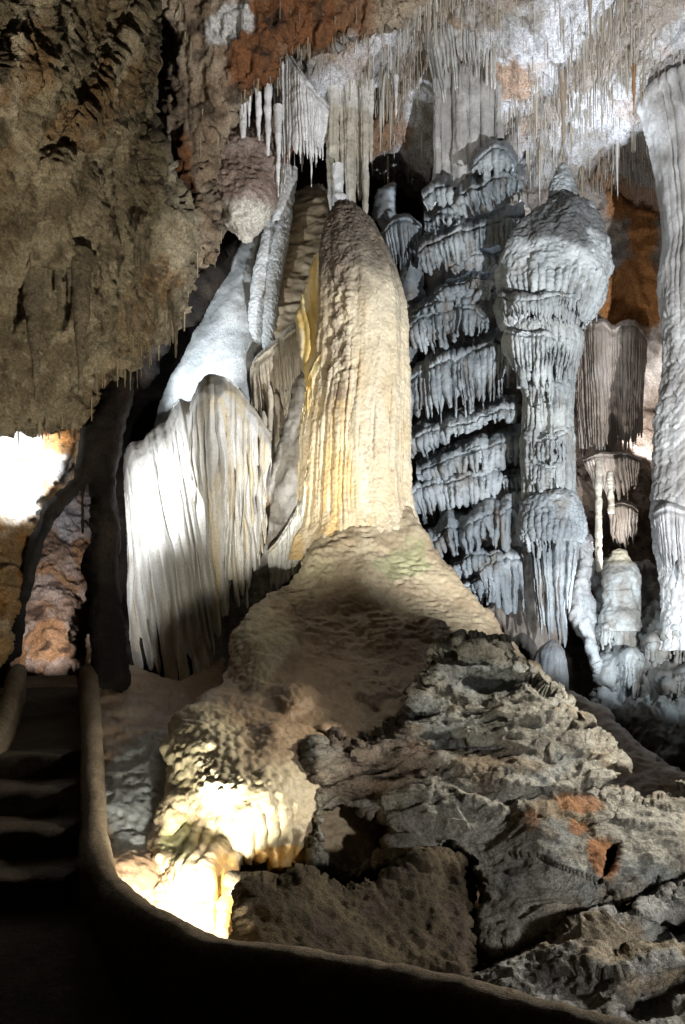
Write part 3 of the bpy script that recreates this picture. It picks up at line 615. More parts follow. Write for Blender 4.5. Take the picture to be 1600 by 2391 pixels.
# -- mound under the pillar, popcorn-covered towards the lamp
def col_mound(P, px, py):
    c = mix((.44, .34, .22), (.58, .48, .32), sm(fbm(P, 2, 4, 1), -.4, .4))
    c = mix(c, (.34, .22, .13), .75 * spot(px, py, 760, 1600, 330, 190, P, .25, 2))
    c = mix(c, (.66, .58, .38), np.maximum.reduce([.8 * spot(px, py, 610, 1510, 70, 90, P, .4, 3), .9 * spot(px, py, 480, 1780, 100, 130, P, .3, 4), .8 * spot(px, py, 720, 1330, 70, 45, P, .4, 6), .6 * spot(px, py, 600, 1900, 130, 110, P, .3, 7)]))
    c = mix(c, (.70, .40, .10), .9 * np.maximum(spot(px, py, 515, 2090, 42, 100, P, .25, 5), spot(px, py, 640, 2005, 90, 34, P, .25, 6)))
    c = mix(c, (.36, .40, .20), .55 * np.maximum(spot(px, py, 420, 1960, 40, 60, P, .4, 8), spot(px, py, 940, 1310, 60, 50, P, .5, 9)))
    return mix(c, (.20, .14, .09), .4 * sm(fbm(P, 8, 4, 6), .2, .8))
POP = [(610, 1510, 90, 110), (500, 1760, 130, 150), (560, 1900, 190, 150), (690, 1620, 60, 45), (450, 2060, 130, 130), (720, 1330, 90, 50)]
def d_mound(P, px, py):
    m = np.zeros(len(P))
    for cx, cy, rx, ry in POP: m = np.maximum(m, 1 - sm(np.hypot((px - cx) / rx, (py - cy) / ry), .6, 1.1))
    a, b = worley(P, 19, 1); a2, _ = worley(P, 34, 2)
    pop = .026 * (1 - a * 1.2) + .010 * (1 - a2)
    run = sm(py, 1860, 1960) * sm(760 - px, 0, 60) * sm(px, 400, 440)
    fl = .030 * np.abs(np.sin(P[:, 0] * 46 + 3 * fbm(P, (3, 3, 1.2), 2, 4))) ** .6
    rip = .020 * sm(fbm(P, 1.6, 3, 14), -.4, .4) * ridged(P, (6, 6, 24), 2, 3) * (1 - m) * (1 - sm(py, 1440, 1560)) + .006 * ridged(P, (10, 10, 34), 2, 6) * (1 - m)
    return .05 * fbm(P, 1.8, 4, 2) + m * pop * (1 - .6 * run) + run * fl + rip + .006 * fbm(P, 25, 2, 5)
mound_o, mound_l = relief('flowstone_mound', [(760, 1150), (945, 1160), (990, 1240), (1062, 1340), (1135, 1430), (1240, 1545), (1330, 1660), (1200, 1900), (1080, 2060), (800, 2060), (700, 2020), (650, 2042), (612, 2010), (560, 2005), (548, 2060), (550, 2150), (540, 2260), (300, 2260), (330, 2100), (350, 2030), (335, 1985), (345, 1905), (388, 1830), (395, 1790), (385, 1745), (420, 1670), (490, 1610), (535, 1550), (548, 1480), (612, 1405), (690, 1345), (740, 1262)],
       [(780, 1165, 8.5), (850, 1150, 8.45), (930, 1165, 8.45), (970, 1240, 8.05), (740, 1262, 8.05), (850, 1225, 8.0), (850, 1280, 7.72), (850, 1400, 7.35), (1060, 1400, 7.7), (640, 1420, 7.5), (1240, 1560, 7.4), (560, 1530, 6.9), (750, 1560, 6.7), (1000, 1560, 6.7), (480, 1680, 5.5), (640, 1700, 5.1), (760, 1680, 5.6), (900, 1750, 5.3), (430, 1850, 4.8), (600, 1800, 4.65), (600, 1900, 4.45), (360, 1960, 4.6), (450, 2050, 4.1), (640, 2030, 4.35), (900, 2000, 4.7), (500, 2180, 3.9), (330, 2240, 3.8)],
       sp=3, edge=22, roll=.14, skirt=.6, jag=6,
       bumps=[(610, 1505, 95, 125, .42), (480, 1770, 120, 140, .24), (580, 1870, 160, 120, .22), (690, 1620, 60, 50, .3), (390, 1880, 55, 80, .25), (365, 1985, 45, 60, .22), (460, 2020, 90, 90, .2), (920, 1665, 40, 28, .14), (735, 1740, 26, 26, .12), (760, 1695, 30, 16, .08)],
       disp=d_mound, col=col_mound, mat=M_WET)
tag(mound_o, 'broad brown flowstone mound under the cream pillar, knobbly and brightly lit near the path', 'flowstone')

# -- bluish slope left of the mound, and the floor below the curtain
tag(relief('flowstone_bank', [(205, 1480), (300, 1560), (420, 1600), (520, 1540), (520, 1620), (440, 1700), (420, 1800), (400, 1900), (380, 2000), (350, 2110), (225, 2060), (200, 1900), (195, 1700)],
       [(205, 1480, 8.2), (500, 1560, 8.0), (400, 1640, 7.2), (230, 1700, 6.3), (400, 1750, 5.7), (300, 1850, 5.2), (250, 2050, 4.1), (350, 2060, 4.2)], sp=4, edge=14, roll=.1, skirt=.3, jag=3,
       disp=lambda P, px, py: .06 * fbm(P, 1.6, 4, 3) + .012 * ridged(P, 14, 2, 4), col=lambda P, px, py: mix(mix((.30, .20, .13), (.36, .27, .19), sm(fbm(P, 2, 4), -.3, .4)), (.34, .38, .40), .9 * spot(px, py, 330, 1850, 95, 150, P, .3, 3, 15)), mat=M_WET)[0],
    'bluish-grey rippled flowstone bank sloping down beside the parapet', 'flowstone')

# -- big foreground boulder
def strata(P):
    q = P[:, 2] * 1.0 - .18 * P[:, 0] + .25 * P[:, 1] + .16 * fbm(P, 1.4, 4, 7)
    h = q * 5.2; k = np.floor(h); f = h - k
    amp = .5 + .5 * np.sin(k * 12.9898 + 3)
    return (f ** 1.6) * amp
def col_boul(P, px, py):
    c = mix((.29, .275, .235), (.47, .455, .40), sm(fbm(P, 2.4, 5, 3), -.4, .4))
    c = mix(c, (.34, .37, .375), .8 * sm(fbm(P, 1.6, 4, 12), .0, .5))
    c = mix(c, (.32, .24, .15), .7 * sm(fbm(P, 1.9, 4, 14), .05, .5))
    c = mix(c, (.40, .17, .06), np.maximum.reduce([.9 * spot(px, py, 1405, 2010, 38, 55, P, .4, 1, -20), .7 * spot(px, py, 1350, 1870, 60, 24, P, .5, 2), .8 * spot(px, py, 1350, 1930, 26, 28, P, .6, 3), .6 * spot(px, py, 1240, 1920, 20, 30, P, .6, 4)]))
    c = mix(c, (.13, .085, .06), .75 * np.maximum(spot(px, py, 880, 1760, 150, 110, P, .4, 8), spot(px, py, 830, 1950, 80, 70, P, .3, 9)))  # left flank darkened; the cavity's shade is put into the colour
    return mix(c, (.09, .075, .06), .7 * sm(fbm(P, 7, 4, 6), .25, .75))
def d_boul(P, px, py):
    up = 1 - sm(py - .1 * (px - 1200), 1880, 1960)
    up = .35 + .65 * up
    return .05 * fbm(P, 1.7, 4, 2) + .12 * beds(P, 6.0, 1) * (.3 + .7 * up) + .010 * ridged(P, (4, 4, 8), 3, 5) * up + .010 * fbm(P, (11, 11, 17), 4, 1)
def boul_holes(px, py, d):
    n = np.stack([px, py, 0 * px], -1)
    e = np.hypot((px - 822) / 88, (py - 1958) / 78) + .32 * fbm(n, .022, 4, 3)
    d = d + .85 * sm(1 - e, -.05, .55)
    e = np.hypot((px - 1426 + .4 * (py - 2010)) / 22, (py - 2012) / 40) + .4 * fbm(n, .04, 4, 5)
    return d + .4 * sm(1 - e, -.1, .5)
boul_o, boul_l = relief('boulder', [(690, 1830), (700, 1760), (735, 1730), (800, 1735), (860, 1715), (920, 1690), (955, 1640), (985, 1580), (1010, 1525), (1050, 1490), (1120, 1485), (1180, 1508), (1190, 1540), (1245, 1568), (1300, 1620), (1348, 1682), (1400, 1712), (1440, 1738), (1450, 1790), (1442, 1842), (1500, 1872), (1560, 1850), (1620, 1830), (1800, 1800), (1800, 2000), (1620, 2036), (1520, 2090), (1410, 2138), (1310, 2175), (1210, 2222), (1150, 2240), (1100, 2218), (1096, 2160), (1108, 2090), (1085, 2025), (1055, 1990), (960, 2020), (920, 2035), (850, 2062), (785, 2070), (720, 2015), (700, 1960), (720, 1900)],
       [(700, 1760, 4.9), (720, 2000, 4.3), (900, 1700, 5.2), (850, 2050, 4.3), (1000, 1900, 4.4), (1050, 1500, 5.9), (1180, 1520, 5.8), (1200, 1700, 4.9), (1250, 1900, 4.15), (1150, 2200, 3.75), (1430, 1760, 4.9), (1400, 2000, 3.9), (1450, 1850, 4.5), (1600, 1850, 4.5), (1600, 2000, 3.8), (1800, 1900, 4.0)],
       sp=2.8, edge=34, roll=.4, skirt=.3, jag=12, jf=.035,
       dfn=boul_holes, bumps=[(1120, 1515, 70, 20, .1), (1100, 1760, 170, 34, -.12), (1230, 1860, 200, 26, -.10), (1150, 1590, 80, 24, -.12)], disp=d_boul, col=col_boul, mat=M_ROCK)
tag(boul_o, 'huge grey layered boulder with orange-stained hole filling the lower right', 'boulder')
# rough frosted rim below the boulder's cavity and the dark rock beneath
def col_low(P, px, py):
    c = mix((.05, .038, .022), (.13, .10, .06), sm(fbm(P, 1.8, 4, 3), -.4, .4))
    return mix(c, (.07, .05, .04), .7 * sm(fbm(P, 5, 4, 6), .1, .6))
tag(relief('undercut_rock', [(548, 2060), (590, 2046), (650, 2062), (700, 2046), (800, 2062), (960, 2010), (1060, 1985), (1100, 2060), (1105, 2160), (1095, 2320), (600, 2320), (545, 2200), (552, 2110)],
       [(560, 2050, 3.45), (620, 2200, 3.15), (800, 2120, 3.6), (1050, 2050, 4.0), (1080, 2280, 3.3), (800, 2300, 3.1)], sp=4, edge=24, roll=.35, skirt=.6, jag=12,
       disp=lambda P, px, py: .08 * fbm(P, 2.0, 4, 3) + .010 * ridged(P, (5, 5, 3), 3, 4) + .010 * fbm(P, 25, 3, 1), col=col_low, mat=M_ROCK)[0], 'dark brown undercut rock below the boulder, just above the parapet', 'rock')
def col_rl(P, px, py):
    c = mix((.20, .19, .17), (.38, .38, .37), sm(fbm(P, 2.4, 5, 3), -.4, .4))
    c = mix(c, (.36, .28, .17), .7 * sm(fbm(P, 2, 4, 5), .1, .5))
    return mix(c, (.06, .05, .04), .7 * sm(fbm(P, 6, 4, 6), .2, .7))
tag(relief('slanting_ledge', [(1085, 2360), (1100, 2270), (1160, 2245), (1250, 2215), (1340, 2160), (1450, 2120), (1560, 2060), (1800, 2010), (1800, 2560), (1300, 2560), (1085, 2440)],
       [(1100, 2300, 3.5), (1300, 2190, 3.6), (1600, 2060, 3.7), (1400, 2300, 3.1), (1600, 2250, 3.1), (1700, 2500, 2.6), (1200, 2500, 2.7)], sp=3.2, edge=30, roll=.3, skirt=.6, jag=10,
       dfn=lambda px, py, d: d + .28 * np.exp(-((py - 2215 + .42 * (px - 1480)) / 34) ** 2) * sm(px, 1380, 1460) + .3 * np.exp(-((py - 2330 + .4 * (px - 1540)) / 46) ** 2) * sm(px, 1420, 1500),
       disp=lambda P, px, py: .04 * fbm(P, 2.5, 4, 3) + .05 * beds(P, 7, 2, .35) + .010 * ridged(P, (4, 4, 9), 3, 4) + .010 * fbm(P, 24, 3, 1), col=col_rl, mat=M_ROCK)[0], 'slanting grey rock ledge below the boulder in the bottom right corner', 'rock')

# -- terraced tower
tcol = lambda P, px, py: c_calc(P, px, py, (.21, .24, .265), (.44, .485, .515), .65)
tw = thing('terraced_tower', 'grey terraced flowstone tower of slanting fringed shelves, right of the cream pillar', 'flowstone', W(1110, 1540, 9.4))
relief('core', [(1000, 430), (1090, 380), (1160, 310), (1200, 370), (1216, 420), (1235, 520), (1250, 800), (1330, 850), (1330, 1150), (1350, 1250), (1310, 1500), (1250, 1560), (1160, 1500), (1060, 1380), (990, 1280), (945, 1180), (950, 1000), (950, 760), (975, 600)],
       [(1160, 320, 10.0), (1000, 450, 10.2), (1100, 700, 10.15), (960, 900, 10.2), (1200, 900, 10.1), (1100, 1200, 9.95), (1300, 1200, 9.9), (1230, 1540, 9.5)], sp=3.6, edge=50, roll=.5, skirt=.5,
       disp=lambda P, px, py: .05 * fbm(P, 2.4, 4, 3) + .02 * ridged(P, (12, 12, 2.5), 3, 4), col=lambda P, px, py: c_calc(P, px, py, (.11, .09, .075), (.19, .165, .14), .5), mat=M_CALC, parent=tw)  # core tinted dark to paint shade into the gaps between shelves
d_sh = lambda P, px, py: .035 * fbm(P, 3.5, 3, 2) + .010 * ridged(P, (16, 16, 22), 2, 4) + .004 * fbm(P, 45, 2, 4)
SH = [  # rim (px, py), lower edge (px, py), flutes
 ([(1096, 402), (1125, 372), (1165, 350), (1206, 392)], [(1100, 412), (1130, 428), (1165, 424), (1208, 420)], 11, 26),
 ([(1055, 486), (1090, 450), (1140, 430), (1195, 412), (1224, 420)], [(1072, 510), (1100, 520), (1140, 512), (1190, 492), (1222, 480)], 16, 34),
 ([(988, 470), (1005, 450), (1030, 440), (1058, 445)], [(992, 496), (1010, 502), (1034, 492), (1056, 490)], 9, 22),
 ([(990, 520), (1025, 500), (1060, 505), (1075, 515)], [(994, 552), (1022, 548), (1052, 534), (1072, 530)], 9, 20),
 ([(978, 592), (1015, 565), (1075, 545), (1130, 528), (1190, 512), (1226, 505)], [(990, 640), (1020, 650), (1076, 622), (1132, 590), (1190, 592), (1222, 580)], 24, 30),
 ([(1050, 622), (1085, 606), (1130, 596), (1176, 588)], [(1056, 644), (1086, 646), (1132, 640), (1172, 632)], 12, 18),
 ([(1016, 690), (1050, 668), (1100, 655), (1155, 652)], [(1022, 706), (1052, 706), (1100, 694), (1150, 690)], 14, 20),
 ([(962, 735), (1010, 712), (1075, 700), (1120, 684), (1160, 672)], [(966, 752), (1012, 745), (1078, 730), (1122, 716), (1156, 712)], 16, 16),
 ([(953, 772), (985, 745), (1022, 730), (1070, 722), (1110, 730), (1142, 758)], [(966, 828), (992, 838), (1026, 838), (1070, 808), (1108, 804), (1138, 786)], 19, 18),
 ([(947, 892), (990, 868), (1055, 842), (1110, 822), (1170, 806), (1200, 812)], [(954, 990), (992, 1000), (1055, 1004), (1100, 995), (1150, 950), (1190, 920)], 26, 24),
 ([(950, 1036), (1000, 1014), (1060, 1000), (1120, 975), (1180, 958), (1205, 962)], [(956, 1080), (1000, 1078), (1058, 1036), (1120, 1004), (1180, 994), (1204, 990)], 20, 26),
 ([(972, 1110), (1030, 1080), (1095, 1058), (1160, 1040), (1218, 1024)], [(982, 1128), (1034, 1142), (1096, 1128), (1160, 1106), (1214, 1090)], 22, 26),
 ([(950, 1165), (990, 1140), (1050, 1124), (1110, 1112), (1172, 1102)], [(968, 1232), (1000, 1238), (1050, 1212), (1106, 1208), (1164, 1172)], 20, 18),
 ([(1172, 1124), (1200, 1108), (1240, 1100), (1290, 1104), (1338, 1112)], [(1182, 1170), (1210, 1182), (1246, 1160), (1292, 1156), (1334, 1152)], 16, 10),
 ([(996, 1268), (1050, 1240), (1110, 1220), (1170, 1195), (1230, 1178)], [(1010, 1318), (1056, 1318), (1110, 1296), (1170, 1300), (1226, 1300)], 24, 26),
 ([(1050, 1330), (1085, 1308), (1125, 1296), (1165, 1292)], [(1056, 1362), (1088, 1358), (1126, 1346), (1160, 1338)], 11, 20),
 ([(1120, 1338), (1150, 1314), (1185, 1304), (1220, 1310)], [(1136, 1420), (1170, 1470), (1196, 1492), (1228, 1500)], 9, 22),
 ([(1080, 1374), (1106, 1356), (1135, 1352), (1160, 1362)], [(1092, 1402), (1112, 1412), (1136, 1426), (1158, 1430)], 9, 16),
]
for k, (rim, bot, n, raise_) in enumerate(SH):
    m = len(rim); cx = 1100
    rr = [(x, y, 9.28 + .12 * ((x - cx) / 130) ** 2 - (.28 if y > 1150 else 0) - (.0 if k % 2 else .05)) for x, y in rim]
    n = int(n * random.uniform(.62, .9))
    tr = random.random(); sh_ = .74 + .24 * random.random()
    bot = [(bx, np.interp(bx, [q[0] for q in rim], [q[1] for q in rim]) + (by - np.interp(bx, [q[0] for q in rim], [q[1] for q in rim])) * sh_) for bx, by in bot]
    drape('shelf', rr, bot, n, 11 + 6 * tr, (raise_ * (.8 + .6 * random.random()), .5), .24 + .24 * random.random(), rag=8 + 8 * tr, bulge=.05, nu=n * 12, nv=int(max(22, max(abs(b[1] - rim[0][1]) for b in bot) / 2.6)), rec=.10, thick=.12, merge=.45, wander=3, col=tcol, disp=d_sh, mat=M_CALC, parent=tw, seed=40 + k, slot=.6, soft=1.0)
lathe('shelf', [(1492, 1292, 3), (1504, 1290, 18), (1525, 1286, 32), (1560, 1284, 38), (1600, 1286, 38), (1660, 1290, 34)], 8.8, 90, 60, .9, flutes=(12, lambda T: .3 * T), disp=d_calc, col=tcol, mat=M_CALC, parent=tw)
# columns that tie the tower to the ceiling
hc = thing('hanging_columns', 'cluster of grey fluted columns joining the ceiling to the terraced tower top', 'column', W(1090, 420, 10.0))
drape('capital', [(996, 110, 9.5), (1020, 60, 9.3), (1065, 20, 9.2), (1120, -20, 9.2), (1165, 10, 9.4)], [(1018, 260), (1040, 250), (1075, 230), (1120, 215), (1160, 215)], 18, 7, (20, .4), .45, nu=200, col=lambda P, px, py: c_calc(P, px, py, (.5, .5, .49), (.70, .70, .68), .3), disp=d_calc, mat=M_CALC, parent=hc, seed=60, slot=.5)
for (x, y0, y1, r, d) in [(1040, 120, 480, 24, 9.9), (1075, 130, 450, 22, 9.8), (1105, 110, 440, 16, 9.75), (1134, 60, 400, 22, 9.8), (1163, 20, 330, 9, 9.7), (1020, 150, 430, 9, 9.75)]:
    lathe('shaft', [(y0 - 40, x, r * .5), (y0, x, r), ((y0 + y1) / 2, x, r * .92), (y1 - 60, x + 2, r), (y1, x + 2, r * 1.25)], d, 48, 130, 1, flutes=(8, lambda T: .22 + 0 * T), disp=lambda P, px, py: .02 * fbm(P, (5, 5, 3), 3, 2) + .005 * fbm(P, 40, 2, 4), col=lambda P, px, py: c_calc(P, px, py, (.42, .41, .40), (.60, .60, .59), .4), mat=M_CALC, parent=hc)

# -- mushroom column
mc = thing('mushroom_column', 'grey column with bulging mushroom dome, small cone on top and fluted shaft', 'column', W(1285, 1520, 9.1))
mcol = lambda P, px, py: mix(c_calc(P, px, py, (.36, .40, .42), (.58, .62, .64), .45), (.09, .09, .09), .8 * spot(px, py, 1290, 555, 120, 80, P, .5, 3))  # dome top: grey dust, plus its shade painted into the tint
d_dome = lambda P, px, py: .03 * fbm(P, 2.5, 4, 3) + .013 * ridged(P, 12, 3, 4) + .008 * fbm(P, 30, 2, 4)
lathe('cone', [(386, 1314, 1), (392, 1314, 9), (420, 1314, 20), (450, 1315, 30), (470, 1315, 33), (480, 1315, 38), (505, 1315, 43), (530, 1314, 46)], 9.05, 80, 110, .9, rfn=ring_r(9, .16, 4), disp=d_sh, col=tcol, mat=M_CALC, parent=mc)
def dome_teeth(A, T, RR, PY):
    ph = A * 44 / (2 * np.pi) + .5 * fbm(np.stack([np.cos(A).ravel() * 3, np.sin(A).ravel() * 3, 0 * A.ravel()], -1), 1, 2).reshape(A.shape)
    rg = np.abs(np.sin(np.pi * ph)) ** .6; ln = (np.sin(np.floor(ph) * 12.99) * .5 + .5)
    g = sm(T, .66, .82)
    asym = 1 + .05 * np.sin(A * 1.0 + 1.2) + .05 * np.sin(2 * A + .4) + .15 * fbm(np.stack([np.cos(A).ravel() * 1.5, np.sin(A).ravel() * 1.5, T.ravel() * 2.5], -1), 1.2, 3, 5).reshape(A.shape)
    RR = RR * asym * (1 + .17 * g * (rg - .6))
    PY = PY + sm(T, .76, 1.0) * (rg * (18 + 34 * ln) - 18) * (T > .6)
    return RR, PY
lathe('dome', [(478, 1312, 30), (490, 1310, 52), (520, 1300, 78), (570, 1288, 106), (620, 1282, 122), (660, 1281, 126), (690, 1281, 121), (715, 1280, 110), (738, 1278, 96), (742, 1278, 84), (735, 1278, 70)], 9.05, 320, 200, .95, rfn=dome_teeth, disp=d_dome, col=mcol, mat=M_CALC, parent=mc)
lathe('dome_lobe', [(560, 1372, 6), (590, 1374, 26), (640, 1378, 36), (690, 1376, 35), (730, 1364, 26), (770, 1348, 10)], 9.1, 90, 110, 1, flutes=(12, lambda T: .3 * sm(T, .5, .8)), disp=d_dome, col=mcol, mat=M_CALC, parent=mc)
lathe('neck', [(690, 1278, 50), (740, 1276, 46), (775, 1270, 52)], 9.1, 80, 40, .9, flutes=(20, lambda T: .12 + 0 * T), disp=d_calc, col=lambda P, px, py: c_calc(P, px, py, (.25, .22, .19), (.35, .33, .3), .5), mat=M_CALC, parent=mc)
def cap_f(A, T, RR, PY):
    ph = A * 34 / (2 * np.pi) + .8 * fbm(np.stack([np.cos(A).ravel() * 2.5, np.sin(A).ravel() * 2.5, T.ravel() * 1.6], -1), 1, 2).reshape(A.shape)
    ph2 = A * 15 / (2 * np.pi) + .8 * fbm(np.stack([np.cos(A).ravel() * 2.5, np.sin(A).ravel() * 2.5, T.ravel() * 1.2 + 9], -1), 1, 2).reshape(A.shape)
    rg = np.abs(np.sin(np.pi * ph)) ** .9; r2 = np.abs(np.sin(np.pi * ph2)) ** 1.0
    w = sm(T, .25, .55)
    bg = fbm(np.stack([np.cos(A).ravel() * 1.4, np.sin(A).ravel() * 1.4, T.ravel() * 3], -1), 1, 2, 3).reshape(A.shape)
    return RR * (1 + .09 * bg + sm(T, .1, .22) * ((1 - w) * .24 * (rg - .6) + w * .36 * (r2 - .6))), PY
lathe('capital', [(764, 1266, 40), (768, 1266, 72), (778, 1266, 86), (790, 1267, 88), (815, 1270, 82), (850, 1276, 68), (890, 1280, 57), (950, 1281, 52), (1010, 1280, 53), (1022, 1279, 58), (1060, 1279, 56), (1110, 1280, 55), (1165, 1280, 55)], 9.08, 260, 330, .95, rfn=cap_f, disp=lambda P, px, py: .015 * fbm(P, 6, 3, 2) + .007 * ridged(P, (14, 14, 8), 2, 4), col=lambda P, px, py: c_calc(P, px, py, (.32, .34, .345), (.52, .55, .545), .45), mat=M_CALC, parent=mc)
lathe('lower_cap', [(1148, 1290, 20), (1154, 1290, 46), (1170, 1288, 64), (1195, 1287, 72), (1230, 1287, 75), (1255, 1287, 72), (1270, 1287, 62)], 8.95, 200, 110, .95, flutes=(34, lambda T: .14 * sm(T, .4, .7)), disp=d_dome, col=tcol, mat=M_CALC, parent=mc)
for k, (x0, x1, xb0, xb1, y1) in enumerate([(1222, 1254, 1262, 1280, 1500), (1250, 1286, 1282, 1300, 1522), (1284, 1324, 1300, 1322, 1520), (1318, 1360, 1318, 1335, 1440)]):
    drape('long_fold', [(x0, 1232, 8.8 + .05 * abs(k - 1.5)), ((x0 + x1) / 2, 1222, 8.68 + .05 * abs(k - 1.5)), (x1, 1236, 8.8 + .06 * abs(k - 1.5))], [(xb0, y1 - 30, 8.8), ((xb0 + xb1) / 2, y1, 8.75), (xb1, y1 - 20, 8.8)], 2, 12, (14, .2), .12, nu=48, nv=120, merge=.1, wander=6, col=tcol, disp=d_calc, mat=M_CALC, parent=mc, slot=.85, seed=70 + k, soft=.9)

def wrap(cx, r, y, d0, sag=0, a0=-1.25, a1=1.25, n=9, tilt=0):
    a = np.linspace(a0, a1, n)
    return [(cx + r * math.sin(t), y + sag * math.cos(t) + tilt * math.sin(t) + random.uniform(-5, 5), d0 - r * d0 / F * math.cos(t) * .97) for t in a]
def tier(name, cx, r, y, r2, y2, n, seed, sag=0, tilt=0, tooth=.35, amp=11, raise_=16, a0=-1.25, a1=1.25, slot=.6):
    top = wrap(cx, r, y, 9.05, sag, a0, a1, 9, tilt); low = wrap(cx, r2, y2, 9.05, sag, a0, a1, 9, tilt * .5)
    drape(name, top, low, n, amp, (raise_, .12), tooth, nu=n * 12, rag=7, merge=.5, wander=4, col=mcol2, disp=d_sh, mat=M_CALC, parent=mc, seed=seed, slot=slot, soft=.95)
mcol2 = lambda P, px, py: c_calc(P, px, py, (.31, .335, .35), (.55, .585, .595), .5)
tier('fringe', 1281, 125, 684, 112, 752, 26, 300, 14, -6, .45, 10, 14)
tier('fringe', 1372, 42, 640, 20, 762, 9, 301, 6, 0, .3, 9, 20, -.9, 1.5)
tier('fringe', 1266, 91, 782, 66, 905, 17, 302, 8, 6, .5, 13, 12)
tier('fringe', 1278, 60, 880, 53, 960, 10, 303, 4, 10, .6, 10, 14)
tier('fringe', 1280, 62, 1016, 58, 1092, 12, 304, 6, -10, .45, 10, 12)
tier('fringe', 1281, 60, 1082, 57, 1150, 11, 305, 5, 8, .5, 10, 10)
tier('fringe', 1288, 78, 1205, 70, 1290, 14, 306, 8, -8, .5, 11, 18)
# -- small fringed ledge between pillar and tower
lf = thing('fringed_ledge', 'small fringed grey ledge peeping out right of the cream pillar top', 'flowstone', W(950, 700, 9.6))
drape('fringe', [(890, 560, 9.9), (915, 525, 9.7), (950, 515, 9.6), (985, 540, 9.8)], [(910, 640), (935, 655), (958, 650), (985, 640)], 11, 6, (14, .3), .4, nu=110, col=tcol, disp=d_calc, mat=M_CALC, parent=lf, seed=80, slot=.4)
relief('body', [(880, 440), (920, 430), (930, 520), (985, 600), (985, 720), (960, 1000), (948, 1200), (935, 1200), (935, 620), (870, 500)], [(900, 450, 10.1), (960, 620, 9.7), (950, 900, 9.7), (945, 1190, 9.6)], sp=4, edge=24, roll=.3, skirt=.4, disp=d_sh, col=tcol, mat=M_CALC, parent=lf)

# -- tall column at the right edge
rc = thing('ribbed_column', 'tall white ribbed column at the right edge reaching from ceiling to floor', 'column', W(1590, 1500, 9.4))
rcol = lambda P, px, py: c_calc(P, px, py, (.40, .39, .38), (.62, .62, .62), .4)
def rc_f(A, T, RR, PY):
    q = np.stack([np.cos(A).ravel() * 2, np.sin(A).ravel() * 2, T.ravel() * 3], -1)
    ph = A * 26 / (2 * np.pi) + .7 * fbm(q, 1, 2).reshape(A.shape); rg = np.abs(np.sin(np.pi * ph)) ** .7
    up = 1 - sm(T, .35, .5)
    n = T * 34 + .9 * fbm(q, (1, 1, .5), 2, 4).reshape(A.shape); fr = n - np.floor(n)
    return RR * (1 + .22 * up * (rg - .6) * sm(np.sin(A + .7), -.6, .3) + .09 * (1 - up) * (fr ** .7 - .5) + .06 * fbm(q, 1.4, 3, 6).reshape(A.shape)), PY
lathe('shaft', [(196, 1596, 60), (222, 1594, 94), (260, 1600, 92), (330, 1610, 84), (430, 1618, 78), (560, 1622, 70), (640, 1620, 80), (740, 1618, 70), (860, 1616, 64), (1000, 1606, 72), (1110, 1606, 74), (1200, 1608, 80), (1290, 1612, 74), (1340, 1612, 66), (1420, 1612, 60), (1520, 1612, 70)], 9.4, 240, 420, 1, rfn=rc_f, disp=lambda P, px, py: .02 * fbm(P, 4, 4, 2) + .010 * ridged(P, (9, 9, 16), 2, 3) * sm(py, 600, 760) + .004 * fbm(P, 40, 2, 4), col=rcol, mat=M_CALC, parent=rc)
drape('skirt_fringe', [(1526, 1205, 9.2), (1550, 1190, 9.0), (1590, 1196, 8.95), (1640, 1210, 9.0)], [(1556, 1370), (1572, 1392), (1600, 1380), (1640, 1390)], 12, 8, (16, .2), .35, nu=120, col=rcol, disp=d_calc, mat=M_CALC, parent=rc, seed=90, slot=.5, merge=.6)

# -- organ-pipe pillars behind
op = thing('organ_pipe_column', 'grey-brown organ-pipe column behind the mushroom column, hung below the orange rock', 'column', W(1430, 1160, 11.0))
ocol = lambda P, px, py: c_calc(P, px, py, (.38, .32, .27), (.56, .50, .45), .4)
drape('pipes', [(1340, 800, 11.4), (1366, 766, 11.05), (1405, 755, 10.9), (1426, 770, 11.0), (1450, 760, 10.9), (1482, 766, 10.95), (1512, 795, 11.4)], [(1352, 1068), (1385, 1075), (1415, 1066), (1432, 1072), (1450, 1066), (1478, 1060), (1498, 1040)], 26, 9, (14, .3), .12, rag=12, nu=220, nv=90, merge=.2, col=ocol, disp=d_calc, mat=M_CALC, parent=op, seed=95)
drape('lower_tier', [(1362, 1075, 11.0), (1390, 1064, 10.8), (1430, 1062, 10.75), (1470, 1066, 10.8), (1496, 1078, 11.0)], [(1390, 1150), (1410, 1170), (1440, 1180), (1466, 1170), (1484, 1140)], 15, 6, (8, .3), .3, nu=150, col=ocol, disp=d_calc, mat=M_CALC, parent=op, seed=93, slot=.3)
drape('lower_tier', [(1420, 1190, 11.0), (1440, 1176, 10.9), (1470, 1180, 10.9), (1490, 1196, 11.1)], [(1430, 1270), (1446, 1290), (1468, 1286), (1486, 1270)], 9, 5, (8, .3), .3, nu=90, col=ocol, disp=d_calc, mat=M_CALC, parent=op, seed=94)
for lab, (x, y0, y1, r, d) in (('thin jointed pale column left of the organ-pipe foot, the taller of two', (1397, 1072, 1335, 7.5, 10.2)), ('short thin pale stalactite hanging beside the taller jointed column', (1425, 1100, 1200, 7, 10.3))):
    tag(lathe('thin_column', [(y0, x, 4), (y0 + 6, x, r), ((y0 + y1) / 2, x + 1, r), (y1 - 6, x + 2, r), (y1, x + 2, 3)], d, 20, 130, 1, rfn=ring_r((y1 - y0) / 20, .16, x), disp=d_calc, col=lambda P, px, py: c_calc(P, px, py, (.50, .44, .36), (.66, .62, .54), .25), mat=M_CALC), lab, 'column')

